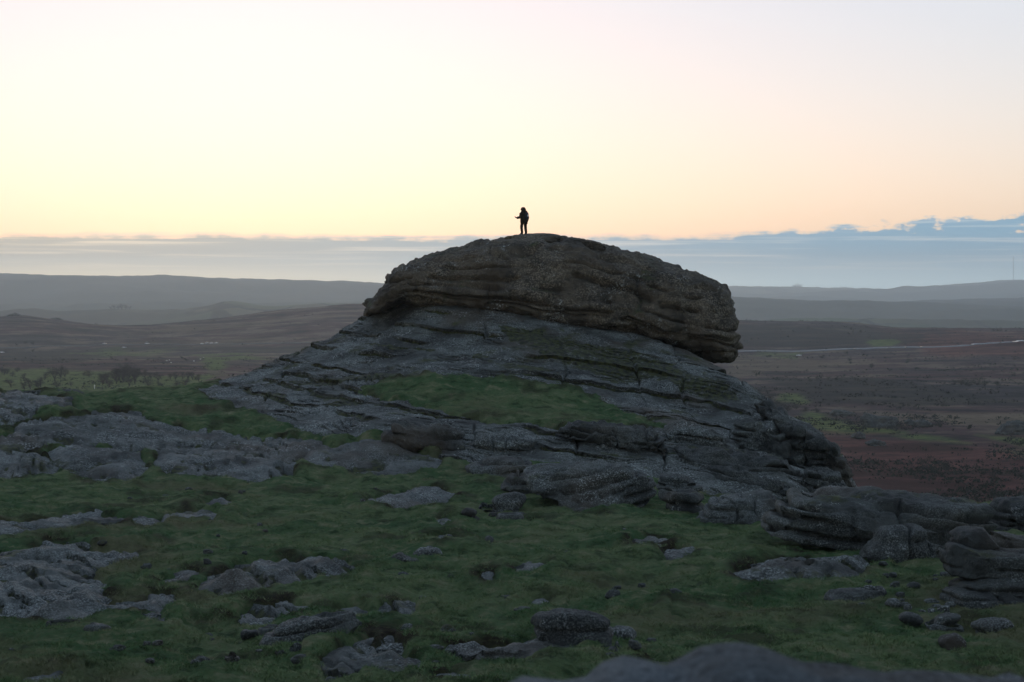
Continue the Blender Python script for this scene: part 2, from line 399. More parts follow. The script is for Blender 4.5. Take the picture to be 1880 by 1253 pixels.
MOSS = [(900, 596), (1000, 612), (1150, 642), (1250, 676), (1330, 700), (1372, 732), (1330, 748), (1200, 702), (1130, 706), (1040, 672), (950, 640)]
MOSS_STRIPS = [C3([(420,470),(700,440),(900,440),(1100,420),(1400,420),(1420,436),(1100,446),(900,465),(700,475)]), C3([(350,520),(520,515),(540,545),(400,550)]), C3([(720,565),(880,555),(900,575),(740,585)]),
    C3([(490,330),(560,275),(740,235),(735,243),(580,300)]), C3([(270,385),(480,400),(560,420),(880,435),(700,432),(400,402)]), C3([(730,240),(1000,265),(1300,300),(1300,308),(1000,278)]), C3([(1640,190),(1870,190),(1870,240),(1700,250)])]
def grow(pl):
    P = np.array(pl); return 18.0 if P[:, 1].max() < 895 and P[:, 0].max() < 830 else 8.0
def sd_all(px, py, d):
    """largest signed distance to any bare-rock outline"""
    tor = np.minimum(poly_sd(px, py, TOR), -poly_sd(px, py, TERRACE))
    tor = np.where(d < 92, -1e3, tor)
    out = tor
    for pl in [s[1] for s in SLABS] + SMALL_SLABS:
        P = np.array(pl); lo, hi = P.min(0) - 40, P.max(0) + 40
        k = np.where((px > lo[0]) & (px < hi[0]) & (py > lo[1]) & (py < hi[1]))[0]
        if len(k): out[k] = np.maximum(out[k], poly_sd(px[k], py[k], pl) + grow(pl))
    return out
def mpp(d): return d / F     # metres per photograph pixel at distance d
def hummock(x, y):
    p = xyz(x, y, 0 * x)
    b = fbm(p * .35, 3, 11)
    t = fbm(p * 1.5, 3, 23)
    return .28 * b + .13 * (np.abs(t) - .15) + .04 * fbm(p * 4.2, 2, 31)
def ground_z(x, y, fine=True):
    z = Z0(x, y)
    px, py = PX0 + F * x / y, PY0 - F * z / y
    wob = 9 * fbm(xyz(x, y, 0 * x) * .9, 3, 41)
    sd = sd_all(px, py, y) + wob
    m = np.clip(sd * mpp(y), -1.2, 1.2)                     # metres (across the view) inside bare rock
    hz = hummock(x, y) * np.clip(1 - sd / 40, .35, 1) if fine else 0
    lip = .13 * np.exp(-((m + .35) / .35) ** 2)            # turf swells at the edge of the rock
    drop = 1.3 * sstep(1350, 1385, px) * sstep(1640, 1580, px) * sstep(103, 108, y)
    return z + hz + lip - .75 * sstep(-.1, .45, m) - drop, m

cols = np.concatenate([np.linspace(-3200, -260, 60)[:-1], np.arange(-260, 2141, 3.6), np.linspace(2140, 5000, 60)[1:]])
ds = [16.0]
while ds[-1] < 190:
    d = ds[-1]
    st = d * d / (F * 9.0) * 3.0 if d < 150 else 2.5
    if d < 41: st = 1.2
    ds.append(d + min(max(st, .07), 1.2))
ds = np.array(ds)
PXg, Dg = np.meshgrid(cols, ds)
gx, gy = ((PXg - PX0) / F * Dg).ravel(), Dg.ravel()
gz, gm = ground_z(gx, gy)
ground = mesh_np('ground', xyz(gx, gy, gz), gridq(len(ds), len(cols)), M_GRASS)
tag(ground, kind='structure')
p = xyz(gx, gy, 0 * gx)
bare = np.exp(-((gm + .05) / .28) ** 2) * sstep(-.1, .35, fbm(p * .5, 3, 77)) + .6 * sstep(.32, .5, fbm(p * .3, 4, 78))
attr(ground, 'peat', np.clip(bare, 0, 1))
print('ground verts', len(gx), ds.size)

# look-up: distance at which the ray through a photograph pixel meets the hilltop
_c = np.arange(-300, 2200, 10.0); _d = np.linspace(40, 140, 500)
_P, _D = np.meshgrid(_c, _d)
_zz = Z0(((_P - PX0) / F * _D).ravel(), _D.ravel()).reshape(_P.shape)
_py = PY0 - F * _zz / _D
def hit(px, py):
    j = int(np.clip(round((px + 300) / 10), 0, len(_c) - 1))
    k = np.where(_py[:, j] <= py)[0]
    return float(_d[k[0]]) if len(k) else 138.0

# ------------------------------------------------------------------ rock builders
def layers(s, lo, hi, t0, t1, seed):
    r = np.random.RandomState(seed)
    b = [lo - 3]
    while b[-1] < hi + 3: b.append(b[-1] + r.uniform(t0, t1))
    b = np.array(b)
    i = np.clip(np.searchsorted(b, s) - 1, 0, len(b) - 2)
    t = (s - b[i]) / (b[i + 1] - b[i])
    db = np.minimum(s - b[i], b[i + 1] - s)
    off = r.uniform(-1, 1, len(b))
    return i, t, db, off[i], b
def slab_mesh(name, poly, bulge, mat, parent=None, seed=1, step=3.0, dlo=None, dhi=None, tor=False):
    P = np.array(poly)
    hits = [hit(*q) for q in poly]
    d0, d1 = (dlo or min(hits) - 2.5), (dhi or max(hits) + 3.5)
    cx = np.arange(P[:, 0].min() - 26, P[:, 0].max() + 27, step)
    n = int((d1 - d0) / (.08 if tor else max(.06, (d0 * d0 / (F * 9)) * 2.2)))
    n = max(14, min(n, 640))
    dd = np.linspace(d0, d1, n)
    A, B = np.meshgrid(cx, dd)
    px, y = A.ravel(), B.ravel(); x = (px - PX0) / F * y
    z0 = Z0(x, y)
    py = PY0 - F * z0 / y
    p3 = xyz(x, y, z0)
    sd = poly_sd(px, py, poly)
    if tor: sd = np.minimum(sd, -poly_sd(px, py, TERRACE))
    else: sd = sd + grow(poly)
    sd = sd + 8 * fbm(p3 * 1.1, 3, seed + 5) + 5 * fbm(p3 * 3.7, 2, seed + 6)
    m = sd * mpp(y)
    s = z0 + .1 * x + .005 * np.maximum(0, x) ** 2 + .16 * fbm(p3 * np.array([.16, .1, .16]), 3, seed) + .05 * fbm(p3 * .9, 2, seed + 9)
    if tor:
        i, t, db, off, b = layers(s, s.min(), s.max(), .3, 1.05, seed)
        gate = sstep(-.2, .2, fbm(p3 * np.array([.13, .3, .2]), 2, seed + 3) + .04)
        th = (b[i + 1] - b[i])
        terr = (t ** 2.6 - t) * th                            # flat tread, sudden riser
        z = z0 + (.6 * gate + .05) * terr * .8 + .05 * off * gate
        lip = np.exp(-(t * th / .07) ** 2) * gate                  # the layer above overhangs the one below
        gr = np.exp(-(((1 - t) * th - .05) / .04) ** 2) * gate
        z += .02 * lip - (.14 + .1 * th) * gr
        ysh = -(.22 + .12 * th) * lip
        # a second, finer set of parting planes
        i2, t2, db2, off2, b2 = layers(s + .07 * fbm(p3 * .5, 2, seed + 70), s.min(), s.max(), .07, .2, seed + 1)
        g2 = sstep(-.05, .25, fbm(p3 * np.array([.3, .6, .4]), 2, seed + 13))
        z -= .09 * np.exp(-((t2 - .85) / .14) ** 2) * g2; ysh = ysh - .13 * np.exp(-(t2 / .2) ** 2) * g2
        # joints running down the slope
        jx = x + .5 * fbm(p3 * .3, 3, seed + 21)
        ij, tj, dbj, offj, bj = layers(jx, jx.min(), jx.max(), 2.2, 6.5, seed + 4)
        z -= .3 * np.exp(-(dbj / .07) ** 2) * sstep(-.05, .25, fbm(p3 * .25, 2, seed + 22)) + .05 * offj
        z += .13 * fbm(p3 * .45, 4, seed + 30) + .04 * fbm(p3 * 2.2, 3, seed + 33)
        z += bulge * sstep(-.1, .9, m)
    else:
        sq = s + (.1 if seed % 2 else .05) * y + .06 * x * (1 if seed % 3 else -1)
        i, t, db, off, b = layers(sq, sq.min(), sq.max(), .09, .42, seed)
        gate = sstep(-.2, .25, fbm(p3 * .45, 2, seed + 3)); th = b[i + 1] - b[i]
        z = z0 + bulge * (sstep(-.15, .9, m) - .12) + gate * (t ** 2.5 - t) * th * .75 - .24 * gate * np.exp(-((t - .86) / .11) ** 2)
        ysh = -(.1 + .4 * th) * gate * np.exp(-(t / .15) ** 2)
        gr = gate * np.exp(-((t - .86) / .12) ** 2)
        s2 = sq * 1.0 + .05 * fbm(p3 * .8, 2, seed + 51)
        i2, t2, db2, o2, b2 = layers(s2, s2.min(), s2.max(), .07, .22, seed + 52)
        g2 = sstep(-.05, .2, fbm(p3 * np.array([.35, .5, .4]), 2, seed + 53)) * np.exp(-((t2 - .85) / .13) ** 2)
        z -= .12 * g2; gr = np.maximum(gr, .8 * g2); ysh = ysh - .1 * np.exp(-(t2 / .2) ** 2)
        z += .2 * fbm(p3 * .6, 4, seed + 30) + .06 * fbm(p3 * 2.6, 3, seed + 33)
    z -= .9 * sstep(.0, -.55, m)
    q = gridq(len(dd), len(cx))
    keep = (m > -.75)[q].any(1)
    if tor: keep = keep & (y < 147)[q].all(1)
    if not keep.any(): return None
    moss_and_shade = 1.0 * gr  # darkens the crack grooves: shade put into the colour, with some soil
    if tor:
        moss_and_shade = .66 * sstep(-14, 14, poly_sd(px, py, MOSS) + 16 * fbm(p3 * .6, 3, 91)) + 1.1 * gr  # moss patch, plus shade painted along the crack grooves
        for pl in MOSS_STRIPS: moss_and_shade = np.maximum(moss_and_shade, .95 * sstep(-5, 5, poly_sd(px, py, pl) + 7 * fbm(p3 * .9, 3, 93)))
        z = z + .06 * sstep(.4, .8, moss_and_shade)
    v, q, moss_and_shade = compact(xyz(x, y + ysh, z), q[keep], moss_and_shade)
    o = mesh_np(name, v, q, mat, parent)
    attr(o, 'moss_and_shade', moss_and_shade)
    return o

def spline(pts, n):
    P = np.array(pts, float); k = len(P)
    seg = np.linalg.norm(np.roll(P, -1, 0) - P, axis=1)
    cum = np.concatenate([[0], np.cumsum(seg)])
    tt = np.linspace(0, cum[-1], n, endpoint=False)
    i = np.clip(np.searchsorted(cum, tt, 'right') - 1, 0, k - 1)
    f = ((tt - cum[i]) / np.maximum(seg[i], 1e-9))[:, None]
    a, b, c, d = P[(i - 1) % k], P[i], P[(i + 1) % k], P[(i + 2) % k]
    sm = .5 * ((2 * b) + (c - a) * f + (2 * a - 5 * b + 4 * c - d) * f ** 2 + (3 * b - a - 3 * c + d) * f ** 3)
    lin = b * (1 - f) + c * f
    return .75 * sm + .25 * lin
def outline_rock(name, poly, mat, parent=None, d=None, thick=None, lean=.35, p=3.2, seed=1, nth=None, nphi=None, lay=(.2, .65), crack=.22, tilt=.0,
                 ledge=.1, rough=1.0, sink=.12, joints=0, dback=0.0, conform=0, cuts=6):
    """closed rock: traced outline at its own distance, real depth front to back"""
    P = np.array(poly, float)
    if d is None:
        k = P[:, 1].argmax()
        d = hit(P[k, 0], P[k, 1] - 2)
        auto = True
    else: auto = False
    hgt = (P[:, 1].max() - P[:, 1].min()) * mpp(d); wid = (P[:, 0].max() - P[:, 0].min()) * mpp(d)
    T = thick or .5 * min(wid, hgt * 2.2) * 1.0
    yc = d + (T * .8 if auto else 0) + dback
    nth = nth or int(np.clip(wid / mpp(d) * 2.2 / 2.2, 44, 180)); nphi = nphi or int(np.clip(nth * .38, 22, 70))
    O = spline(poly, nth)
    ox, oz = (O[:, 0] - PX0) / F * yc, -(O[:, 1] - PY0) / F * yc
    if auto:   # bury the foot a little
        oz = np.where(oz < oz.min() + .35 * hgt, oz - sink * (1 - (oz - oz.min()) / (.35 * hgt + 1e-6)), oz)
    A = np.polyfit(ox, oz, 1) if wid > 1.3 * hgt else np.array([0, oz.mean()])
    h2 = (oz.max() - oz.min()) / 2
    xl, xr = ox.min() + min(h2, wid * .42), ox.max() - min(h2, wid * .42)
    sx = np.clip(ox, min(xl, xr), max(xl, xr)) if xr > xl else np.full(nth, (ox.min() + ox.max()) / 2)
    szv = np.polyval(A, sx)
    tpar = np.linspace(-1, 1, nphi)
    phi = np.sin(tpar * math.pi / 2)
    kk = (1 - np.abs(phi) ** p) ** (1 / p)
    kk[0] = kk[-1] = 0.0
    X = sx[None] + kk[:, None] * (ox - sx)[None]
    Z = szv[None] + kk[:, None] * (oz - szv)[None]
    zc = (oz.max() + oz.min()) / 2
    Y = yc + T * phi[:, None] + lean * (Z - zc)
    G = np.stack([X, Y, Z], 2)
    if cuts:
        rc = np.random.RandomState(seed + 900); gc = np.array([(ox.min() + ox.max()) / 2, yc, zc])
        for _ in range(cuts):
            a_ = rc.uniform(0, 2 * math.pi); nv = np.array([math.cos(a_), math.sin(a_) if rc.uniform() < .35 else -abs(math.sin(a_)), rc.uniform(-.35, .9)]); nv /= np.linalg.norm(nv)
            h_ = (G - gc) @ nv; lim = h_.max() * rc.uniform(.7, .92)
            G = G - (np.maximum(0, h_ - lim) * .93)[..., None] * nv
    du = np.roll(G, -1, 1) - np.roll(G, 1, 1)
    dv = np.gradient(G, axis=0)
    N = np.cross(du, dv); N /= np.linalg.norm(N, axis=2, keepdims=True) + 1e-9
    cen = np.array([(ox.min() + ox.max()) / 2, yc, zc])
    if ((G - cen) * N).sum() < 0: N = -N
    v = G.reshape(-1, 3); n = N.reshape(-1, 3)
    big = max(h2, .15)
    dis = rough * (.10 * min(big, 1.4) * fbm(v / (1.1 * min(big, 2.2)) + seed, 3, seed) + .035 * min(1, big) * fbm(v * 2.6, 3, seed + 2) + .014 * fbm(v * 8, 2, seed + 4) +   .1 * min(1, big) * (.22 - np.abs(perlin(v / (.75 * min(big, 1.6)) + 3.7 * seed, seed + 11))) + .05 * min(1, big) * (.2 - np.abs(perlin(v * 2.4 / max(.5, min(big, 1.2)), seed + 12))))
    if crack:
        s = v[:, 2] + tilt * v[:, 0] + .13 * min(1, big) * fbm(v * .35 / max(.5, min(1, big)), 3, seed + 6)
        if conform:
            xs = np.linspace(ox.min(), ox.max(), 60)
            zt = np.array([oz[np.abs(ox - q) < .5].max() for q in xs]); zb = np.array([oz[np.abs(ox - q) < .5].min() for q in xs])
            a_, b_ = np.interp(v[:, 0], xs, zt), np.interp(v[:, 0], xs, zb)
            s = conform * (v[:, 2] - b_) / (a_ - b_ + .8) + .55 * fbm(v * np.array([.16, .16, .3]), 3, seed + 6)
        i, t, db, off, b = layers(s, s.min(), s.max(), lay[0], lay[1], seed)
        gate = sstep(-.25, .1, fbm(v * np.array([.4, .4, .8]), 2, seed + 8) + .08)
        dis += gate * (ledge * off + ledge * .9 * (1 - (2 * t - 1) ** 4) - ledge * .5) - gate * crack * np.exp(-(db / (.2 * crack + .014)) ** 2)
    if joints or (cuts and wid > 2.2):
        joints = joints or max(1.2, wid / 3.5)
        jx = v[:, 0] + .35 * fbm(v * .6, 3, seed + 40)
        i, t, db, off, b = layers(jx, jx.min(), jx.max(), joints * .6, joints * 1.5, seed + 41)
        dis -= .22 * np.exp(-(db / .06) ** 2) * sstep(.0, .3, fbm(v * np.array([.2, .2, .45]), 2, seed + 42))
    v = v + n * dis[:, None]
    return mesh_np(name, v, gridq(nphi, nth, True), mat, parent)
def base_origin(o):
    """put the object's origin at its foot"""
    me = o.data; co = np.empty(len(me.vertices) * 3, np.float32); me.vertices.foreach_get('co', co)
    co = co.reshape(-1, 3); c = np.array([co[:, 0].mean(), co[:, 1].mean(), co[:, 2].min()])
    me.vertices.foreach_set('co', (co - c).astype(np.float32).ravel()); o.location = c; me.update()
    return o

# ------------------------------------------------------------------ the tor
tor = bpy.data.objects.new('granite_tor', None); COL.objects.link(tor)
tag(tor, 'great layered granite tor with a dark domed cap rock, person on its top', 'rock tor')
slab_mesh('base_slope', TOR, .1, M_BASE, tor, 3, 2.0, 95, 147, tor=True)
CAP = [(675,576),(680,560),(698,541),(711,516),(720,497),(745,482),(760,477),(800,466),(838,458),(880,447),(930,438),(1000,434),(1060,441),(1130,458),(1180,470),
       (1230,487),(1290,510),(1322,522),(1331,531),(1335,546),(1341,562),(1339,580),(1346,600),(1344,622),(1350,637),(1344,656),(1329,664),(1298,660),(1250,646),
       (1200,631),(1150,616),(1090,611),(1040,605),(960,593),(900,580),(850,573),(800,563),(745,560),(720,566),(692,581)]
outline_rock('cap_rock', CAP, M_CAP, tor, d=137.5, thick=6.5, lean=.28, p=3.4, seed=8, nth=640, nphi=190, lay=(.3, 1.1), crack=.36, ledge=.2, rough=2.3, joints=6.5, conform=5.2, cuts=0)
SUM = [([(925,440),(933,434),(960,431),(1000,429),(1025,432),(1045,438),(1060,446),(1000,450),(940,449)], 137.5),
       ([(1035,443),(1060,438),(1095,445),(1112,455),(1100,461),(1050,455)], 136.6),
       ([(880,450),(905,442),(940,441),(985,446),(960,455),(900,457)], 136.4)]
for i, (pl, d) in enumerate(SUM):
    outline_rock('summit_slab', pl, M_CAP, tor, d=d, thick=2.2, lean=.8, seed=50 + i, nth=130, nphi=38, lay=(.1, .3), crack=.05, ledge=.03)
BLK = [ # blocks of the tor's foot: outline, distance, thickness, lean, material
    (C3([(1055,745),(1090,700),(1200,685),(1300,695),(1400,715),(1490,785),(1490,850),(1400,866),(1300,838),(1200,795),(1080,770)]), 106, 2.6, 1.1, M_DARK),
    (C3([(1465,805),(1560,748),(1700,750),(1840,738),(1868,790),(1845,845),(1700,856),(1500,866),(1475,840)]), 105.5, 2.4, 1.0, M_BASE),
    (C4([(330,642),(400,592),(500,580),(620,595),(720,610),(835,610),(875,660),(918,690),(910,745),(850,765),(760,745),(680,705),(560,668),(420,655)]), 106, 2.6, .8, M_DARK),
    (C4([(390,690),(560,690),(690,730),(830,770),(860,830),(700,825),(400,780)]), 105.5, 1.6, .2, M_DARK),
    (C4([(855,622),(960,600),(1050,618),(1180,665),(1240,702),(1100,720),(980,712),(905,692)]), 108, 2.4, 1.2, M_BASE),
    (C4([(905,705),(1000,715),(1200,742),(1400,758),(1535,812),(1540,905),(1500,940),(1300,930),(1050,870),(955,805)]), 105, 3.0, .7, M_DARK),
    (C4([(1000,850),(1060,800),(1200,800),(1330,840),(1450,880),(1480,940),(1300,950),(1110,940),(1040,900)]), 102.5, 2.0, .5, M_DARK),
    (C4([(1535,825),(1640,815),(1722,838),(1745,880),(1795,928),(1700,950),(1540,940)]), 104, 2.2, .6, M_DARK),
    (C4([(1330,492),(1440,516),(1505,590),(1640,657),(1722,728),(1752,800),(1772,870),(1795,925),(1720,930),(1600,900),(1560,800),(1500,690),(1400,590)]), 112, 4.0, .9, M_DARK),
    (C4([(1190,600),(1300,565),(1420,615),(1505,688),(1565,760),(1585,812),(1480,800),(1350,745),(1240,690)]), 111, 2.6, 1.2, M_BASE),
]
for i, (pl, d, th, ln, mt) in enumerate(BLK):
    outline_rock('foot_block', pl, mt, tor, d=d - 1.6, thick=th * .8, lean=ln * .55, p=3.0, seed=70 + i, nth=220, nphi=72, lay=(.25, .75), crack=.3, tilt=.12, ledge=.14, rough=2.2)

# ------------------------------------------------------------------ bare slabs in the turf
for i, (lab, pl, bu) in enumerate(SLABS):
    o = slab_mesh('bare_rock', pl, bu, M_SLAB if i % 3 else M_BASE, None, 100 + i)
    base_origin(o); tag(o, lab, 'rock', 'bare rock slabs in the turf')
for i, pl in enumerate(SMALL_SLABS):
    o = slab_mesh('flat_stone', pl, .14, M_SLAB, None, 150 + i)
    if o: base_origin(o); tag(o, 'small flat stone barely showing through the turf', 'stone', 'small flat stones in the turf')

# ------------------------------------------------------------------ boulders
BO = [  # label, outline, extra
    ('flat topped pale boulder at the left of the rock cluster below the tor', C7([(642,137),(690,103),(780,66),(830,60),(920,58),(1000,83),(1015,110),(940,143),(850,158),(770,162),(690,156)]), dict(lean=1.3, thick=1.4)),
    ('large boulder split into slanting layers below the tor', C7([(970,130),(1080,103),(1200,96),(1330,80),(1450,96),(1590,148),(1622,190),(1610,255),(1540,290),(1400,298),(1250,305),(1180,292),(1130,255),(1060,235),(1000,205)]), dict(lean=1.0, thick=1.9, tilt=-.2, crack=.26, lay=(.18, .5), ledge=.1, cuts=4, nth=240, nphi=80)),
    ('pointed boulder leaning on the layered one', C7([(855,218),(868,180),(940,122),(988,150),(1090,190),(1072,228),(980,244),(880,238)]), dict(lean=.6)),
    ('pale rough boulder in front of the pointed one', C7([(732,308),(820,285),(838,250),(920,232),(983,260),(983,298),(930,324),(820,328)]), dict(lean=.8)),
    ('white speckled round stone in a mossy hollow', C7([(838,357),(860,328),(930,322),(965,350),(952,378),(870,376)]), dict(lean=.6)),
    ('small stone with turf grown over one end', C7([(662,332),(690,308),(730,318),(745,347),(690,354)]), dict(lean=.6)),
    ('upper of two rounded boulders stacked against the tor foot', C7([(1615,152),(1700,128),(1790,148),(1840,195),(1832,230),(1760,236),(1690,222),(1630,195)]), dict(d=91.5, lean=.5, thick=1.0)),
    ('lower of two rounded boulders stacked against the tor foot', C7([(1645,205),(1720,215),(1800,228),(1866,268),(1852,315),(1770,332),(1700,308),(1645,250)]), dict(lean=.3, thick=1.1)),
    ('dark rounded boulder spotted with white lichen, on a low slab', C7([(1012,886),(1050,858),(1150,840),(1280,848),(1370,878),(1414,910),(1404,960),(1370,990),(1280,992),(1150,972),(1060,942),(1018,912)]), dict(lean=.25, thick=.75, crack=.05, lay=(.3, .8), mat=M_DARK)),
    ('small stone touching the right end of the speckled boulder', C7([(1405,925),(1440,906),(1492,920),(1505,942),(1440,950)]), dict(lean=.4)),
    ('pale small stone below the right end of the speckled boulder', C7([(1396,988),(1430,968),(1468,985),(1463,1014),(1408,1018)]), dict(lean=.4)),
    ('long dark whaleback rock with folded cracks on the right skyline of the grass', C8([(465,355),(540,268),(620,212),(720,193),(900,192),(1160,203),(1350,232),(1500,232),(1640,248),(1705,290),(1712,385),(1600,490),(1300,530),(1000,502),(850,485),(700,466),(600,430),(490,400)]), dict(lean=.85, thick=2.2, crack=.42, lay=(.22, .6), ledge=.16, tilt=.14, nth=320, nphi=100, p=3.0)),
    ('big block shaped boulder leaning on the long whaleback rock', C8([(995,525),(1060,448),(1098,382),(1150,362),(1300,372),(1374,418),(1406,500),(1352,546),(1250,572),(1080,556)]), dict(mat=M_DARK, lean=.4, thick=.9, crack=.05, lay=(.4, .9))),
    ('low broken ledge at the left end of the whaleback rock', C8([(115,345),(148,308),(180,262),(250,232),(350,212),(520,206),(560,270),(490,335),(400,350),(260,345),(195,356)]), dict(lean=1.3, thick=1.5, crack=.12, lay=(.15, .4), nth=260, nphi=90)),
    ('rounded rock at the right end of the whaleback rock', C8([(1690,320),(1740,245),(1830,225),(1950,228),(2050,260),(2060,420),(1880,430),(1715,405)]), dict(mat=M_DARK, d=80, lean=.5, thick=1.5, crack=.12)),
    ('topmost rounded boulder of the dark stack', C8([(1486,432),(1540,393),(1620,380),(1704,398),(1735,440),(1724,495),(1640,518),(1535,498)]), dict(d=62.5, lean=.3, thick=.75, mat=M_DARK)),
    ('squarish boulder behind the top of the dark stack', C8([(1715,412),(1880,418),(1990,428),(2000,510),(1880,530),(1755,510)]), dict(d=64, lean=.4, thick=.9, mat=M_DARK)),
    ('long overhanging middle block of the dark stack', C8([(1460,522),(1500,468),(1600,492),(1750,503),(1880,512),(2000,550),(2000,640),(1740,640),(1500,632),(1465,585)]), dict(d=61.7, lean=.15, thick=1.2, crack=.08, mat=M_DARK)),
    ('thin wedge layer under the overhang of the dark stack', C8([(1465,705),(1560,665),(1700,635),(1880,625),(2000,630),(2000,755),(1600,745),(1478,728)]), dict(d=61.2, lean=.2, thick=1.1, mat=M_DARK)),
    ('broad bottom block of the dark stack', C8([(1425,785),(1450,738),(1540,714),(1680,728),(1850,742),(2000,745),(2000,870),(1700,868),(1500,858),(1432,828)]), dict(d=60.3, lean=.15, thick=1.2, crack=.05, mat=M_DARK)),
    ('low curved stone like a fin in the grass', C8([(786,780),(850,738),(950,719),(1100,712),(1156,730),(1050,760),(950,772),(860,790),(820,796)]), dict(lean=1.2, thick=.5, crack=.04)),
    ('small pale stone under the curved fin', C8([(985,803),(1040,770),(1095,790),(1062,813)]), dict(lean=.7)),
    ('egg shaped stone left of the low stones by the dark stack', C8([(1206,884),(1260,860),(1328,885),(1323,908),(1250,910)]), dict(lean=.5)),
    ('low speckled stone at the foot of the dark stack', C8([(1345,898),(1420,863),(1500,850),(1560,870),(1554,910),(1450,926),(1378,914)]), dict(lean=.6)),
    ('flat pale stone in the shadow under the dark stack', C8([(1600,918),(1680,883),(1792,886),(1815,920),(1804,945),(1640,942)]), dict(lean=.7)),
    ('lone rough stone on the grass below the dark stack', C8([(1420,1014),(1460,983),(1520,970),(1549,1000),(1543,1040),(1468,1036)]), dict(lean=.4)),
    ('long split boulder with a flat top lying across the turf', [(488,1182),(500,1165),(512,1151),(545,1141),(596,1131),(640,1129),(652,1141),(650,1156),(622,1171),(580,1178),(531,1188),(500,1194)], dict(lean=.75, thick=.8, crack=.08, lay=(.2, .5), tilt=-.12, nth=240, nphi=90)),
    ('blunt little stone at the left of the split boulder', C6([(1384,712),(1408,673),(1470,667),(1484,700),(1432,728)]), dict(lean=.3)),
    ('low stone left of the blunt little one', C6([(1286,748),(1340,708),(1373,720),(1342,748)]), dict(lean=.4)),
    ('pale flat stone below the split boulder', C6([(1452,848),(1540,823),(1625,823),(1560,853),(1488,858)]), dict(lean=1.0)),
    ('round speckled stone below the split boulder', C6([(1686,822),(1720,793),(1782,798),(1794,826),(1740,846)]), dict(lean=.4)),
    ('narrow tilted stone in the lower turf', C6([(1170,894),(1240,858),(1294,845),(1293,872),(1218,899)]), dict(lean=.8)),
    ('whitish rugged stone below the pooled ledge', C6([(430,744),(438,703),(520,683),(594,699),(572,724),(480,740)]), dict(lean=.5)),
    ('dark lump of rock under the pooled ledge', C6([(245,645),(330,632),(420,640),(424,664),(330,696),(246,686)]), dict(lean=.6, mat=M_DARK)),
    ('thin layered dark rock slab on the left skyline', C5([(85,128),(200,106),(380,105),(446,135),(402,154),(340,172),(250,158),(150,143)]), dict(lean=.3, thick=1.3, crack=.12, lay=(.1, .25), mat=M_DARK, d=123)),
    ('pair of joined pale stones in the middle turf', C7([(306,548),(360,517),(400,543),(454,560),(442,580),(338,574)]), dict(lean=.5)),
    ('pale stone right of the joined pair', C7([(436,543),(470,512),(542,515),(566,531),(480,554)]), dict(lean=.8)),
    ('tiny upright pale stone in the turf hollow', C7([(708,460),(735,441),(754,460),(720,470)]), dict(lean=.3)),
    ('tiny dark stone beside the upright pale one', C7([(771,460),(800,440),(824,460),(790,474)]), dict(lean=.3)),
    ('single white stone on the turf left of the gully', [(436,905),(441,900),(446,904),(444,910),(438,910)], dict(lean=.3)),
]
for i, (lab, pl, kw) in enumerate(BO):
    kw = dict(kw); mt = kw.pop('mat', M_BOUL)
    o = outline_rock('boulder', pl, mt, None, seed=200 + i * 3, **kw)
    base_origin(o); tag(o, lab, 'boulder')
# loose stones scattered below the dark stack and about the turf
rs = np.random.RandomState(5)
proto = []
for k in range(5):
    pl = [(940 + 40 * math.cos(a) * rs.uniform(.8, 1.2), 523 - 22 * math.sin(a) * rs.uniform(.8, 1.2)) for a in np.linspace(0, 2 * math.pi, 9)[:-1]]
    o = outline_rock('loose_stone', pl, M_BOUL, None, d=60, thick=.5, lean=.2, seed=300 + k, nth=40, nphi=20, crack=.03, rough=1.3)
    base_origin(o); proto.append(o)
spots = [(1240 + .3404 * rs.uniform(1000, 1500), 840 + .3404 * rs.uniform(620, 860), rs.uniform(.12, .34), 0) for _ in range(34)] + \
        [(rs.uniform(20, 1250), rs.uniform(900, 1240), rs.uniform(.1, .32), 1) for _ in range(80)]
for j, (px, py, s, far) in enumerate(spots):
    d = hit(px, py); x = (px - PX0) / F * d
    z = float(ground_z(np.array([x]), np.array([d]))[0][0])
    o = proto[j] if j < 5 else proto[j % 5].copy()
    if j >= 5: COL.objects.link(o)
    o.location = (x, d, z - s * .22); o.scale = (s, s, s * rs.uniform(.7, 1.2)); o.rotation_euler = (0, 0, rs.uniform(0, 6.28))
    if far: tag(o, 'little loose stone lying scattered in the open turf', 'stone', 'little stones in the turf')
    else: tag(o, 'little loose stone in the scatter beside the dark boulder stack', 'stone', 'stones beside the dark stack')
# the out-of-focus rock the photographer stands on
FG = C9([(a_, b_ + 20) for a_, b_ in [(40,310),(80,285),(140,268),(200,283),(330,286),(400,245),(480,224),(600,250),(655,262),(700,228),(760,190),(850,174),(930,177),(1050,205),(1160,235),(1250,229),(1350,239),(1450,262),(1550,264),(1700,282),(1850,292),(2000,330)]])
FG = FG + [(2050, 1800), (2000, 3200), (1800, 4600), (1400, 4900), (900, 4700), (700, 3200), (800, 1800), (880, 1300)]
out = bpy.data.objects.new('viewpoint_outcrop', None); COL.objects.link(out); out.location = (0, 0, -9)
tag(out, 'close blurred grey rock at the lower edge, where the photographer stands', 'rock outcrop')
o = outline_rock('near_rock', FG, M_NEAR, None, d=8.0, thick=1.3, lean=0.0, p=3, seed=400, nth=220, nphi=60, crack=0, rough=.42, cuts=0)
o.parent = out; o.location = (0, 0, 9)
# unseen crag added behind the viewpoint to block the low back sky
BK = [(PX0 + F * a_ / 40, PY0 - F * b_ / 40) for a_, b_ in ((-48, -12), (-46, -3), (-36, 3), (-22, 8), (-6, 7), (8, 10), (24, 9), (36, 4), (47, -2), (50, -12))]
bk = outline_rock('sky_block_crag', BK, M_DARK, out, d=40, thick=14, lean=.1, p=3, seed=410, nth=260, nphi=80, lay=(1, 3), crack=.4, rough=3, joints=8, cuts=0)
bk.location = (0, -66, 9)

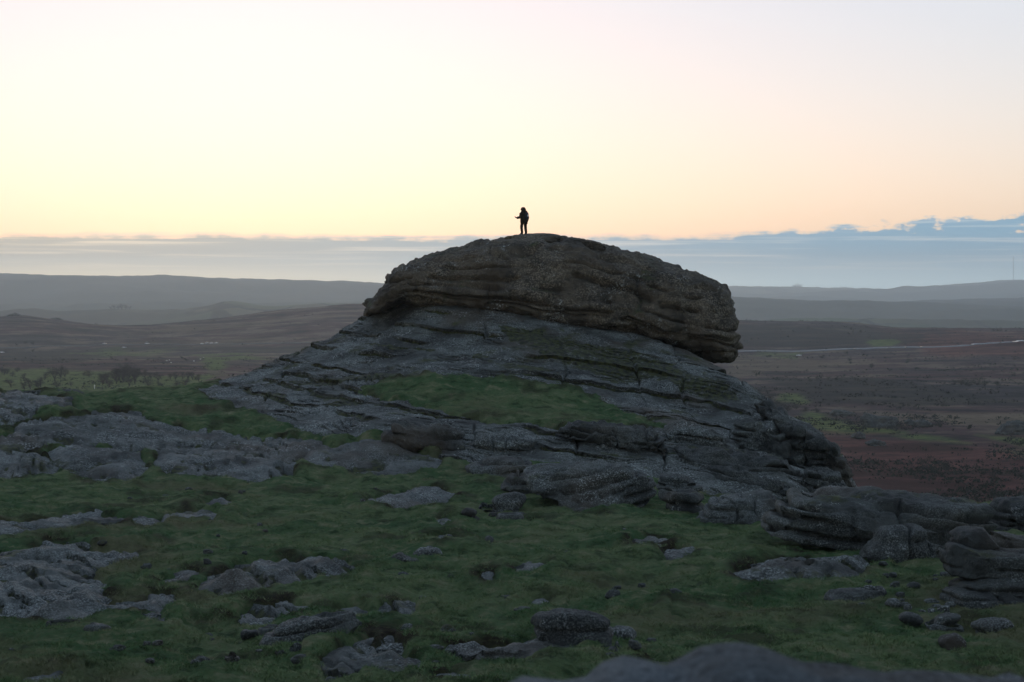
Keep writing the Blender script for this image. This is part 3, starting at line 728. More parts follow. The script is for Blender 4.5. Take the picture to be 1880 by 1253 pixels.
# ------------------------------------------------------------------ the moor in the valley
MC = []     # (column, distance, row) seen points
for px in (-900, -300, 0, 150, 350): MC += [(px, 1000, 722), (px, 1250, 686), (px, 1650, 661), (px, 2200, 634)]
MC += [(500, 1000, 722), (500, 1250, 690), (500, 1650, 660), (500, 2200, 631), (900, 1650, 668), (900, 2200, 630), (900, 1000, 740)]
MC += [(-900, 2700, 578), (-300, 2700, 582), (0, 2700, 581), (28, 2700, 577), (65, 2700, 582), (100, 2650, 586), (118, 2650, 588), (135, 2700, 594), (165, 2750, 599), (205, 2850, 605),
       (260, 2950, 602), (330, 3000, 598), (440, 3050, 590), (560, 3050, 580), (670, 3050, 571), (900, 3000, 570), (1150, 2900, 578)]
for px in (1340, 1500, 1700, 1880, 2300, 3000): MC += [(px, 620, 905), (px, 900, 790), (px, 1250, 712), (px, 1850, 645 - (px - 1450) * .028)]
MC += [(1340, 2700, 590), (1450, 2700, 594), (1560, 2680, 599), (1650, 2650, 604), (1750, 2600, 606), (1880, 2600, 607), (2300, 2600, 607), (3000, 2600, 600)]
mp = [((px - PX0) / F, d, -(py - PY0) / F * d) for px, d, py in MC]
for px in (-900, 0, 500): mp += [((px - PX0) / F, 185, -34), ((px - PX0) / F, 300, -48), ((px - PX0) / F, 550, -56)]
for px in (900, 1500, 2000, 3000): mp += [((px - PX0) / F, 185, -42), ((px - PX0) / F, 300, -52), ((px - PX0) / F, 430, -58)]
for px in (-900, 0, 300, 700, 1200, 1600, 2000, 3000): mp += [((px - PX0) / F, 3500, -105), ((px - PX0) / F, 4200, -125)]
mp = np.array(mp)
_m = TPS(np.stack([mp[:, 0] * 3, np.log(mp[:, 1])], 1), mp[:, 2], 1e-4)
def moor_z(x, y):
    p = xyz(x, y, 0 * x)
    far = np.clip(y / 1500, .4, 1.6)
    return _m(np.stack([x / y * 3, np.log(y)], 1)) + 2.2 * far * fbm(p / 160, 3, 501) + .55 * np.abs(fbm(p / 17, 3, 503)) + .25 * fbm(p / 4.5, 2, 505)
mcol = np.concatenate([np.linspace(-3500, -60, 50)[:-1], np.arange(-60, 720, 4.0), np.arange(720, 1300, 16.0), np.arange(1300, 1945, 4.0), np.linspace(1950, 5200, 50)])
md = np.exp(np.linspace(math.log(150), math.log(4200), 370))
PA, DA = np.meshgrid(mcol, md)
my = DA.ravel(); mx = (PA.ravel() - PX0) / F * my
mz = moor_z(mx, my)
_mpy = (PY0 - F * mz / my).reshape(PA.shape)
def moor_hit(px, py, dmin=450):
    j = int(np.abs(mcol - px).argmin())
    k = np.where((_mpy[:, j] <= py) & (md > dmin))[0]
    d = float(md[k[0]]) if len(k) else 2600.0
    x = (px - PX0) / F * d
    return x, d, float(moor_z(np.array([x]), np.array([d]))[0])
MM = Mat('moor_cover', .97, .05)
sv = MM.scale((.7, 1.0, 1.0))
big = MM.noise(.0045, 5, .62, sv); mid = MM.noise(.022, 5, .65, sv); fin = MM.noise(.16, 4, .7)
c = MM.mix(MM.ss(big, .38, .62), (.095, .047, .045), (.058, .045, .048))
c = MM.mix(MM.ss(mid, .5, .62), c, (.17, .125, .09))
c = MM.mix(MM.math('MULTIPLY', MM.ss(mid, .48, .38), .85), c, (.018, .018, .017))
c = MM.mix(MM.attr('bracken'), c, MM.mix(MM.ss(mid, .35, .65), (.06, .02, .016), (.19, .07, .055)))
c = MM.mix(MM.attr('tan'), c, MM.mix(MM.ss(mid, .3, .7), (.12, .085, .055), (.2, .15, .1)))
c = MM.mix(MM.attr('heath'), c, (.024, .023, .02))
c = MM.mix(MM.attr('green'), c, MM.mix(MM.ss(fin, .35, .7), (.075, .11, .03), (.16, .19, .055)))
c = MM.mix(MM.math('MULTIPLY', MM.ss(fin, .5, .3), .5), c, (.02, .018, .014))
MM.col(c); MM.bump(MM.noise(.5, 5, .7), 1.0, 1.2)
moor = mesh_np('moorland', xyz(mx, my, mz), gridq(len(md), len(mcol)), MM.m)
tag(moor, kind='structure')
mpx, mpy = PA.ravel(), _mpy.ravel()
nz1 = fbm(xyz(mx, my * .4, 0 * mx) / 45, 4, 521)
def region(polys, soft=10, wob=22, sy=2.5):
    out = np.zeros(len(mpx))
    for pl in polys:
        P = np.array(pl); lo, hi = P.min(0) - 60, P.max(0) + 40
        k = np.where((mpx > lo[0]) & (mpx < hi[0]) & (mpy > lo[1]) & (mpy < hi[1]) & (my > 450))[0]
        if len(k): out[k] = np.maximum(out[k], sstep(-soft, soft, poly_sd(mpx[k], mpy[k], pl, sy) + wob * nz1[k]))
    return out
green = region([[(-60, 690), (15, 674), (100, 676), (190, 682), (300, 688), (380, 692), (380, 722), (-60, 722)],
                [(125, 648), (190, 644), (260, 642), (318, 645), (300, 651), (200, 653)],
                [(366, 654), (430, 652), (510, 655), (470, 660), (425, 664), (405, 682), (380, 684), (370, 666)],
                [(1452, 765), (1490, 760), (1530, 770), (1600, 783), (1665, 796), (1560, 797), (1500, 788), (1460, 775)],
                [(1640, 800), (1700, 801), (1780, 814), (1700, 810)], [(1795, 798), (1890, 806), (1890, 816), (1830, 808)], [(1835, 827), (1890, 832), (1890, 842)],
                [(1600, 628), (1640, 625), (1634, 635), (1605, 637)], [(1400, 648), (1465, 650), (1460, 656), (1420, 653)], [(1440, 722), (1465, 722), (1470, 738), (1430, 735)]])
attr(moor, 'green', green * .9)
attr(moor, 'tan', .8 * region([[(-60, 632), (0, 632), (70, 634), (100, 637), (40, 639), (-60, 638)], [(210, 611), (300, 603), (440, 592), (670, 573), (670, 578), (440, 599), (300, 612), (220, 618)],
                               [(100, 628), (300, 628), (600, 618), (600, 624), (350, 632), (150, 634)], [(1340, 655), (1600, 665), (1500, 678), (1340, 690)], [(1700, 755), (1890, 760), (1890, 785), (1750, 780)]], 8, 16))
attr(moor, 'heath', .75 * region([[(-60, 640), (100, 640), (300, 636), (640, 632), (560, 650), (300, 642), (100, 668), (-60, 668)], [(0, 698), (150, 708), (250, 720), (240, 726), (140, 713), (0, 703)],
                                  [(1350, 595), (1560, 602), (1700, 612), (1700, 628), (1500, 640), (1350, 640)], [(1400, 700), (1600, 690), (1890, 740), (1700, 752), (1500, 735)]], 10, 26))
attr(moor, 'bracken', .8 * region([[(1440, 800), (1600, 805), (1890, 830), (1890, 960), (1440, 960)], [(1500, 770), (1640, 795), (1600, 800), (1480, 790)], [(1600, 605), (1890, 612), (1890, 660), (1700, 650)]], 14, 22))

# ------------------------------------------------------------------ far hills
def hill(name, crest, d0, d1, zb, mat, seed, nx=300, nd=46, rough=1.0):
    """crest: (column, row) at distance d1; the hillside climbs from zb at d0"""
    cr = np.array(crest, float)
    px = np.concatenate([np.linspace(-1500, -80, 30)[:-1], np.linspace(-80, 1960, nx), np.linspace(1960, 3400, 30)[1:]])
    zr = -(np.interp(px, cr[:, 0], cr[:, 1]) - PY0) / F * d1
    k = np.hanning(9); k /= k.sum()
    zr = np.convolve(np.pad(zr, 4, 'edge'), k, 'valid')
    t = np.concatenate([np.linspace(0, 1, nd), [1.05, 1.12, 1.25]])
    prof = np.where(t <= 1, np.sin(np.clip(t, 0, 1) * math.pi / 2) ** 1.15, 1 - ((t - 1) * 4) ** 2 * .6)
    Y = (d0 + (d1 - d0) * t)[:, None] * np.ones(len(px))
    X = (px - PX0)[None] / F * Y
    Z = zb + (zr - zb)[None] * prof[:, None]
    pp = xyz(X.ravel(), Y.ravel(), 0 * X.ravel())
    env = (np.sin(np.clip(t, 0, 1) * math.pi) ** .8)[:, None] * np.ones(len(px))
    Z = Z.ravel() + rough * d1 * (.0042 * fbm(pp / (d1 * .07), 4, seed) * env.ravel() + .0005 * fbm(pp / (d1 * .008), 3, seed + 3))
    return tag(mesh_np(name, xyz(X.ravel(), Y.ravel(), Z), gridq(len(t), len(px)), mat), kind='structure')
def hill_mat(name, a, b, cfield, s):
    m = Mat(name, .97, .05)
    n1 = m.noise(.9 / s, 5, .6, m.scale((1, .5, 1))); n2 = m.noise(6 / s, 4, .65, m.scale((1, .4, 1)))
    c = m.mix(m.ss(n1, .35, .65), a, b)
    if cfield:
        cell = m.vor(7 / s, 'F1', m.scale((1, .45, 1)), 1)
        edge = m.vor(7 / s, 'DISTANCE_TO_EDGE', m.scale((1, .45, 1)), 0)
        sp = m.t.nodes.new('ShaderNodeSeparateColor'); m.put(sp.inputs[0], cell)
        f = m.mix(sp.outputs[0], cfield, (.14, .12, .07))
        f = m.mix(m.ss(edge, .045, .02), f, (.02, .024, .016))
        c = m.mix(m.ss(m.noise(.5 / s, 3), .44, .52), c, f)
    c = m.mix(m.math('MULTIPLY', m.ss(n2, .52, .7), .5), c, (.02, .022, .018))
    m.col(c); return m.m
MH1 = hill_mat('hill_fields', (.07, .06, .04), (.1, .075, .055), (.055, .085, .03), 1500)
MH2 = hill_mat('hill_heath', (.05, .055, .045), (.11, .1, .075), None, 2500)
MH3 = hill_mat('hill_moor', (.045, .055, .045), (.08, .085, .06), (.07, .08, .04), 3000)
hill('near_hills', [(-1500, 580), (-80, 578), (0, 575), (60, 567), (110, 572), (150, 571), (200, 567), (260, 569), (350, 568), (380, 563), (405, 555), (418, 553), (430, 551), (447, 556), (470, 560), (500, 563),
                 (600, 557), (690, 558), (900, 575), (1200, 595), (1340, 598), (1400, 589), (1460, 584), (1560, 586), (1700, 588), (1890, 591), (3400, 590)], 4000, 5200, -128, MH1, 601)
hill('middle_hills', [(-1500, 560), (0, 560), (600, 556), (900, 552), (1200, 546), (1340, 545), (1400, 548), (1500, 553), (1590, 553), (1700, 557), (1890, 564), (3400, 560)], 5400, 7000, -130, MH2, 611)
hill('far_ridge', [(-1500, 496), (-80, 499), (0, 502), (80, 506), (165, 508), (280, 506.5), (440, 512), (560, 514.5), (640, 519.5), (700, 523), (800, 532), (1000, 548), (1300, 556), (1600, 558), (1700, 553), (1780, 550), (1890, 546), (3400, 545)], 6600, 9400, -140, MH2, 621)
hill('distant_ridge', [(-1500, 530), (900, 528), (1340, 526.5), (1400, 527), (1455, 527), (1540, 528.5), (1590, 531), (1640, 532.5), (1652, 528), (1672, 527.5), (1690, 528), (1760, 522), (1820, 516.5), (1865, 513.5), (1900, 514), (1990, 518), (3400, 530)], 11000, 17900, -150, MH3, 631)
mb = Mat('lowland', .97, .05); mb.col((.06, .06, .04))
a = np.linspace(0, 2 * math.pi, 65)[:-1]
rr = [2.0, 60, 140, 400, 1200, 4000, 12000, 20500]
V = np.concatenate([xyz(r * np.cos(a), np.maximum(r * np.sin(a), -480.0), np.full(64, z)) for r, z in zip(rr, (-12, -13, -60, -110, -140, -152, -158, -158))])
o = mesh_np('lowland', V, gridq(len(rr), 64, True), mb.m); tag(o, kind='structure')

# ------------------------------------------------------------------ haze
hm = bpy.data.materials.new('haze'); hm.use_nodes = True
ht = hm.node_tree; ht.nodes.clear()
ho = ht.nodes.new('ShaderNodeOutputMaterial'); pv = ht.nodes.new('ShaderNodeVolumePrincipled')
pv.inputs['Color'].default_value = (.83, .935, 1.0, 1)
pv.inputs['Density'].default_value = 7.5e-5
pv.inputs['Anisotropy'].default_value = .74
ht.links.new(pv.outputs[0], ho.inputs['Volume'])
bm = bmesh.new(); bmesh.ops.create_cube(bm, size=1)
me = bpy.data.meshes.new('haze'); bm.to_mesh(me); bm.free(); me.materials.append(hm)
hz = bpy.data.objects.new('haze', me); COL.objects.link(hz)
hz.scale = (42000, 22500, 425); hz.location = (0, 10750, 212.5 - 165)
tag(hz, kind='stuff')

# ------------------------------------------------------------------ roads and distant things on the moor
MR = Mat('wet_road', .18, .6); MR.col((.16, .16, .17))
MRD = Mat('dry_road', .6, .4); MRD.col((.06, .06, .06))
def road(name, pl, width, mat):
    P = []
    for (a, b), (c, d) in zip(pl[:-1], pl[1:]):
        for t in np.linspace(0, 1, 24)[:-1]: P.append(moor_hit(a + (c - a) * t, b + (d - b) * t))
    P = np.array(P); k = np.ones(7) / 7
    P[:, 1] = np.convolve(np.pad(P[:, 1], 3, 'edge'), k, 'valid'); 
    P[:, 2] = [float(moor_z(np.array([q[0]]), np.array([q[1]]))[0]) for q in P]
    P[:, 2] = np.convolve(np.pad(P[:, 2], 3, 'edge'), k, 'valid') + .5
    off = np.array([0, width / 2, 0])
    v = np.concatenate([P - off, P + off + np.array([0, 0, .15]), P - off - np.array([0, 0, 2.5]), P + off - np.array([0, 0, 2.5])]); n = len(P)
    q = [(i, i + 1, n + i + 1, n + i) for i in range(n - 1)] + [(2 * n + i, 2 * n + i + 1, i + 1, i) for i in range(n - 1)]
    return tag(mesh_np(name, v, np.array(q), mat), kind='structure')
road('wet_road', [(1345, 648), (1465, 646.5), (1540, 642.5), (1640, 641), (1760, 637), (1880, 627.5), (2050, 612)], 9, MR.m)
road('moor_road', [(-80, 644), (0, 641), (130, 637), (300, 634.5), (450, 633), (660, 630)], 9, MRD.m)

def plain(name, c, rough=.9, spec=.2, var=0.0, sc=5):
    m = Mat(name, rough, spec)
    m.col(m.mix(m.ss(m.noise(sc, 3), .3, .7), tuple(v * (1 - var) for v in c), c) if var else c); return m.m
M_BARK = plain('bark', (.045, .04, .038), var=.4); M_TWIG = plain('winter_twigs', (.04, .036, .038), var=.4, sc=.8); M_BUSH = plain('gorse_leaf', (.03, .034, .022), var=.5, sc=.8)
def tube(path, rad, n=7):
    """tapered tube through points"""
    path = np.array(path, float); V = []; k = len(path)
    for i in range(k):
        t = path[min(i + 1, k - 1)] - path[max(i - 1, 0)]; t /= np.linalg.norm(t) + 1e-9
        u = np.cross(t, (0, 1, 0.01)); u /= np.linalg.norm(u) + 1e-9; w2 = np.cross(t, u)
        for a in np.linspace(0, 2 * math.pi, n, endpoint=False): V.append(path[i] + rad[i] * (math.cos(a) * u + math.sin(a) * w2))
    return np.array(V), gridq(k, n, True)
def join(parts):
    vs, qs, o = [], [], 0
    for v, q in parts: vs.append(v); qs.append(q + o); o += len(v)
    return np.concatenate(vs), np.concatenate(qs)
def tree_meshes(seed, bushy=False):
    r = np.random.RandomState(seed)
    parts = []; tips = []
    lean = r.uniform(-.12, .2)
    H0 = .2 if not bushy else .06
    parts.append(tube([(0, 0, -.1), (.01, 0, H0 * .6), (lean * .3, 0, H0)], [.055, .042, .035], 8))
    for k in range(9):
        a = k * 2.4 + r.uniform(-.4, .4); up = r.uniform(.08, .85); rr = r.uniform(.16, .4) * (1.1 - .45 * up)
        e = (lean * .3 + rr * math.cos(a) + lean, rr * math.sin(a), H0 + up * .8)
        mdl = (lean * .3 + rr * .45 * math.cos(a), rr * .45 * math.sin(a), H0 + up * .3)
        parts.append(tube([(lean * .3, 0, H0 * .9), mdl, e], [.024, .015, .006], 5)); tips += [np.array(e)] * 2 + [np.array(mdl) * .4 + np.array(e) * .6]
    tv, tq = join(parts)
    n = 800; V = []; Q = []
    for k in range(n):
        c = tips[r.randint(len(tips))] + r.normal(0, .095 if not bushy else .11, 3) * np.array([1.15, 1.15, .8])
        if c[2] < (.16 if not bushy else .02): continue
        d = r.normal(0, 1, 3); d /= np.linalg.norm(d); u = np.cross(d, r.normal(0, 1, 3)); u /= np.linalg.norm(u)
        L, W = r.uniform(.03, .08), r.uniform(.005, .014)
        b = len(V); V += [c - u * W, c + u * W, c + d * L + u * W * .5, c + d * L - u * W * .5]; Q.append((b, b + 1, b + 2, b + 3))
    return (tv, tq), (np.array(V), np.array(Q))
TM = [tree_meshes(20 + k) for k in range(5)]; BMs = [tree_meshes(40 + k, True) for k in range(3)]
_cache = {}
def plant(kind, k, loc, h, rz, label, cat, group=None, wide=1.0):
    key = (kind, k)
    root = bpy.data.objects.new(kind, None); COL.objects.link(root)
    if key not in _cache:
        (tv, tq), (cv_, cq) = (TM if kind == 'hawthorn_tree' else BMs)[k]
        t = mesh_np('trunk' if kind == 'hawthorn_tree' else 'stem', tv, tq, M_BARK, root); c = mesh_np('crown' if kind == 'hawthorn_tree' else 'foliage', cv_, cq, M_TWIG if kind == 'hawthorn_tree' else M_BUSH, root, smooth=False)
        _cache[key] = (t, c)
    else:
        for q in _cache[key]:
            z = q.copy(); COL.objects.link(z); z.parent = root
    root.location = loc; root.scale = (h * wide, h * wide, h); root.rotation_euler = (0, 0, rz)
    tag(root, label, cat, group)
rt = np.random.RandomState(12)
S = .18617
tl = [(40,700,13),(125,715,11),(170,668,10),(230,740,12),(440,750,15),(540,755,22),(600,725,22),(640,715,16),(880,715,14),(830,712,9),(1330,785,20),(1430,735,17),(1460,820,20),(1490,735,13),(1560,760,17),(1680,742,13),(1730,742,14),
      (1750,826,14),(1820,832,18),(300,835,20),(110,815,15),(400,815,18),(560,830,16),(240,845,14),(1600,850,16),(1850,745,15),(1800,735,14),(20,690,13),(70,690,11),(380,830,14),(1900,740,14),(1960,760,15),(700,805,9)]
for j, (a, b, h) in enumerate(tl):
    x, y, z = moor_hit(a * S, 560 + b * S, 700)
    plant('hawthorn_tree', j % 5, (x, y, z - .2), h * y / F * 1.12, rt.uniform(0, 6.28), 'small bare hawthorn standing apart on the green valley field', 'tree', 'hawthorns on the valley field', rt.uniform(.95, 1.3))
for j in range(17):
    a, b = 1010 + rt.uniform(0, 330), 700 + rt.uniform(0, 120)
    x, y, z = moor_hit(a * S, 560 + b * S, 700)
    plant('hawthorn_tree', j % 5, (x, y, z - .2), rt.uniform(17, 26) * y / F, rt.uniform(0, 6.28), 'bare hawthorn crowded into the dark thicket on the valley field', 'tree', 'hawthorns of the thicket', 1.2)
for lab, grp, spots in (('dark bush in the row below the right flank of the tor', 'bushes below the tor', [(1382, 738, 10), (1396, 735, 14), (1412, 740, 12), (1428, 752, 12), (1446, 757, 13), (1462, 752, 10), (1478, 758, 9), (1500, 760, 8)]),
                        ('dark gorse bush in the clump beyond the grey outcrops', 'gorse clump', [(1752, 709, 9), (1766, 709, 11), (1780, 711, 13), (1794, 709, 14), (1808, 711, 12), (1832, 710, 8)]),
                        ('lone dark bush standing in the red bracken', 'bushes in the bracken', [(1700, 864, 22), (1717, 871, 12), (1738, 868, 15), (1824, 885, 11)]),
                        ('low dark bush on the heather by the road', 'bushes by the road', [(1510, 660, 6), (1560, 664, 6), (1580, 612, 5), (1824, 608, 4), (1600, 676, 7), (1665, 668, 6), (60, 633, 5), (47, 634, 6), (232, 663, 5), (205, 660, 5)])):
    for j, (px, py, h) in enumerate(spots):
        x, y, z = moor_hit(px, py)
        plant('bush', j % 3, (x, y, z - .15), h * y / F * 1.5, rt.uniform(0, 6.28), lab, 'bush', grp, 1.25)
def on_hill(px, py, d): return world(px, py, d)
for px, py, h in [(203, 568, 5), (210, 567.5, 7), (217, 567.5, 6), (224, 567.5, 8), (231, 568, 8), (238, 568.5, 6)]:
    x, y, z = on_hill(px, py, 5190); plant('hawthorn_tree', int(px) % 5, (x, y, z - 1.5), h * y / F * 1.3, px, 'faint tree in the little row on the hazy green hill', 'tree', 'trees on the hazy hill', 1.2)
for px, py, h in [(1459, 527.5, 5), (1464, 527.5, 6), (1469, 527.8, 5), (1500, 528, 3), (1545, 529, 3), (1553, 529, 3)]:
    x, y, z = on_hill(px, py, 17850); plant('bush', int(px) % 3, (x, y, z - 4), h * y / F * 1.5, px, 'tiny far tree clump on the skyline left of the mast', 'tree clump', 'skyline tree clumps', 1.5)

# rock outcrops out on the moor
CR = crop(1320, 600, 560 / 1880)
for i, (lab, pl) in enumerate([('long grey outcrop standing on the green strip beyond the tor', [(855,595),(870,553),(920,538),(990,553),(1090,556),(1104,590),(1040,622),(940,628),(880,608)]),
        ('dark twin outcrop right of the long grey one', [(1148,592),(1180,570),(1210,582),(1260,573),(1308,600),(1290,618),(1200,608)]),
        ('rounded grey outcrop at the edge of the bracken', [(1698,655),(1740,608),(1830,586),(1900,598),(1970,640),(1900,668),(1750,665)]),
        ('single small boulder on the moor below the long outcrop', [(816,682),(860,652),(894,668),(882,688)]),
        ('low dark outcrop behind the green strip', [(676,542),(720,512),(790,522),(834,545),(740,552)]),
        ('low scatter of grey rock in the bracken', [(906,718),(960,696),(1010,708),(1034,730),(950,738)])]):
    P = np.array(CR(pl)); k = P[:, 1].argmax(); x, y, z = moor_hit(P[k, 0], P[k, 1], 500)
    o = outline_rock('moor_outcrop', CR(pl), M_DARK, None, d=y, thick=4.0, lean=.4, seed=700 + i, nth=90, nphi=36, lay=(.8, 2.4), crack=.5, ledge=.35, rough=3.5)
    base_origin(o); tag(o, lab, 'rock outcrop')
for lab, pl in (('ragged little outcrop on top of the dark left hill', [(12, 581), (20, 577), (28, 575), (36, 578), (44, 582), (28, 584)]), ('square little outcrop on the end of the dark left hill', [(88, 588), (96, 584.5), (108, 584.5), (117, 588), (119, 592), (100, 591)])):
    o = outline_rock('hill_outcrop', pl, M_DARK, None, d=2660, thick=7, lean=.3, seed=int(pl[0][0]) + 720, nth=60, nphi=26, lay=(1.5, 4), crack=.6, ledge=.4, rough=3)
    base_origin(o); tag(o, lab, 'rock outcrop')

# parked cars
def loft(rings):
    """rings: list of closed point lists (same length) -> verts, quads with end caps as fans"""
    n = len(rings[0]); V = np.array([p for r_ in rings for p in r_], float)
    q = gridq(len(rings), n, True)
    return V, q
M_CARW = plain('white_paint', (.8, .8, .8), .12, .6); M_CARS = plain('silver_paint', (.55, .56, .58), .12, .7); M_CGL = plain('car_glass', (.02, .02, .025), .05, .8); M_TYRE = plain('tyre', (.02, .02, .02), .8)
def car(loc, rz, paint, label, group, van=False):
    root = bpy.data.objects.new('parked_car', None); COL.objects.link(root)
    prof = [(-2.1, .35), (-2.15, .75), (-1.9, .95), (-1.1, 1.0), (.95, .98), (1.95, .82), (2.1, .6), (2.05, .35)]
    roof = [(-1.75, .96), (-1.35, 1.42), (.2, 1.46), (.95, .97)] if not van else [(-2.05, .96), (-1.95, 1.95), (1.0, 1.95), (1.6, .95)]
    def side(pf, w0, mat, nm):
        V = []; n = len(pf)
        for yy, sc_ in ((-w0, .96), (-w0 * .97, 1), (w0 * .97, 1), (w0, .96)):
            for a, b in pf: V.append((a * sc_, yy, .6 + (b - .6) * (sc_ if b > .6 else 1)))
        bm_ = bmesh.new(); vv = [bm_.verts.new(p_) for p_ in V]
        for r_ in range(3):
            for c_ in range(n): bm_.faces.new((vv[r_ * n + c_], vv[r_ * n + (c_ + 1) % n], vv[(r_ + 1) * n + (c_ + 1) % n], vv[(r_ + 1) * n + c_]))
        bm_.faces.new(vv[:n][::-1]); bm_.faces.new(vv[3 * n:])
        bmesh.ops.recalc_face_normals(bm_, faces=bm_.faces)
        me_ = bpy.data.meshes.new(nm); bm_.to_mesh(me_); bm_.free(); me_.materials.append(mat)
        o_ = bpy.data.objects.new(nm, me_); COL.objects.link(o_); o_.parent = root; return o_
    side(prof, .86, paint, 'body'); side([(a * .98, b - .06) for a, b in roof], .72, M_CGL, 'windows')
    side([(roof[1][0] - .05, roof[1][1] - .08), (roof[1][0] + .1, roof[1][1] + .02), (roof[2][0], roof[2][1] + .03), (roof[2][0] + .1, roof[2][1] - .06)], .74, paint, 'roof')
    for wx in (-1.3, 1.3):
        for wy in (-.8, .8):
            bm_ = bmesh.new(); bmesh.ops.create_cone(bm_, cap_ends=True, segments=14, radius1=.32, radius2=.32, depth=.2)
            bmesh.ops.rotate(bm_, verts=bm_.verts, matrix=__import__('mathutils').Matrix.Rotation(math.pi / 2, 3, 'X')); bmesh.ops.translate(bm_, verts=bm_.verts, vec=(wx, wy, .32))
            me_ = bpy.data.meshes.new('wheel'); bm_.to_mesh(me_); bm_.free(); me_.materials.append(M_TYRE)
            o_ = bpy.data.objects.new('wheel', me_); COL.objects.link(o_); o_.parent = root
    root.location = loc; root.rotation_euler = (0, 0, rz); tag(root, label, 'car', group)
def on_moor(px, py, up=.55):
    x, y, z = moor_hit(px, py, 800); return (x, y, z + up)
for j, px in enumerate((371, 380, 388.5, 397)):
    car(on_moor(px, 633.6), R(62), M_CARW if j % 2 == 0 else M_CARS, 'pale car parked in the row of four on the moor road', 'row of parked cars')
car(on_moor(270, 635), 0, M_CARW, 'white van parked alone beside the moor road', None, True)
car(on_moor(228, 641.5), R(15), M_CARW, 'white car on the grass just below the moor road', None)
car(on_moor(192, 636.2), 0, M_CARS, 'silver car parked at the darker bend of the moor road', None)
car(on_moor(4, 649.5), 0, M_CARW, 'white car at the far left end of the pale track', None)
car(on_moor(1467, 655.5), R(20), M_CARW, 'white car in the small green pull-in by the wet road', None)

# sheep
M_WOOL = plain('wool', (.72, .7, .64), .95, .1); M_FACE = plain('sheep_face', (.05, .045, .04))
def sheep_meshes():
    u = np.linspace(0, math.pi, 12); a = np.linspace(0, 2 * math.pi, 14, endpoint=False)
    V = np.array([(.5 * math.cos(t), .24 * math.sin(t) ** .7 * math.cos(b), .62 + .24 * math.sin(t) ** .7 * math.sin(b)) for t in u for b in a])
    V += .03 * fbm(V * 9, 2, 3)[:, None]
    body = (V, gridq(12, 14, True))
    legs = [tube([(sx, sy, .5), (sx + .02, sy, .25), (sx, sy, 0)], [.06, .04, .035], 6) for sx in (-.3, .3) for sy in (-.12, .12)]
    head = tube([(.42, 0, .72), (.55, 0, .82), (.7, 0, .74), (.76, 0, .68)], [.1, .1, .07, .03], 8)
    ears = [tube([(.55, s_ * .07, .85), (.53, s_ * .2, .84)], [.04, .015], 5) for s_ in (-1, 1)]
    return join([body]), join(legs + [head] + ears)
(sb, sq), (hb, hq) = sheep_meshes(); _sh = None
for j, (px, py) in enumerate([(306, 667), (311, 665), (314, 669), (368, 662.5), (374, 660.5), (356, 666)]):
    root = bpy.data.objects.new('sheep', None); COL.objects.link(root)
    if _sh is None: _sh = (mesh_np('fleece', sb, sq, M_WOOL, root), mesh_np('head_and_legs', hb, hq, M_FACE, root))
    else:
        for q in _sh: z = q.copy(); COL.objects.link(z); z.parent = root
    root.location = on_moor(px, py, .25); root.scale = (1.25,) * 3; root.rotation_euler = (0, 0, j * 1.3); tag(root, 'white sheep grazing on the green patch of the moor', 'sheep', 'sheep on the moor')
pv_, pq_ = join([tube([(0, 0, -.4), (0, 0, 1.6), (0, 0, 1.75)], [.16, .14, .05], 8), tube([(-.35, 0, 1.3), (.35, 0, 1.3)], [.1, .1], 6)])
o = mesh_np('marker_post', pv_, pq_, M_WOOL); o.location = on_moor(173.5, 716, .2); tag(o, 'small pale marker post beside the thicket track', 'post')
# radio mast
root = bpy.data.objects.new('radio_mast', None); COL.objects.link(root)
bx, by, bz = world(1860.5, 514.5, 17880)
M_MAST = plain('mast_steel', (.12, .12, .13), .6)
for k in range(3):
    a = k * 2 * math.pi / 3; cx, cy = 2.6 * math.cos(a), 2.6 * math.sin(a)
    v, q = tube([(cx, cy, -10), (cx, cy, 190), (cx * .3, cy * .3, 200)], [.8, .8, .4], 6); mesh_np('mast_leg', v, q, M_MAST, root)
parts = []
for k in range(28):
    z0_ = k * 7
    for j in range(3):
        a, b = j * 2 * math.pi / 3, (j + 1) * 2 * math.pi / 3
        parts.append(tube([(2.6 * math.cos(a), 2.6 * math.sin(a), z0_), (2.6 * math.cos(b), 2.6 * math.sin(b), z0_ + 7)], [.35, .35], 4))
v, q = join(parts); mesh_np('lattice', v, q, M_MAST, root)
for k in range(3):
    a = k * 2 * math.pi / 3 + .5
    v, q = tube([(0, 0, 150), (90 * math.cos(a), 90 * math.sin(a), -14)], [.12, .12], 4); mesh_np('guy_wire', v, q, M_MAST, root)
root.location = (bx, by, bz); tag(root, 'tall thin radio mast on the far blue ridge', 'mast')

# ------------------------------------------------------------------ person on the summit
def top_at(px, names, dx=.2):
    x0 = (px - PX0) / F * 137.5; best = (-99, 0)
    for o_ in [c for c in tor.children if c.name.split('.')[0] in names]:
        co = np.empty(len(o_.data.vertices) * 3, np.float32); o_.data.vertices.foreach_get('co', co); co = co.reshape(-1, 3)
        k = np.where(np.abs(co[:, 0] - x0) < dx)[0]
        if len(k):
            j = k[co[k, 2].argmax()]
            if co[j, 2] > best[0]: best = (float(co[j, 2]), float(co[j, 1]))
    return x0, best[1], best[0]
fx, fy, fz = top_at(962, ('summit_slab', 'cap_rock'))
print('feet', fx, fy, fz, 'row', PY0 - F * fz / fy)
M_CLOTH = plain('dark_trousers', (.022, .019, .016), .9, .1, .3, 20); M_JACK = plain('dark_parka', (.028, .022, .017), .9, .1, .3, 20); M_PACK = plain('navy_pack', (.02, .022, .03), .8, .2, .2, 20)
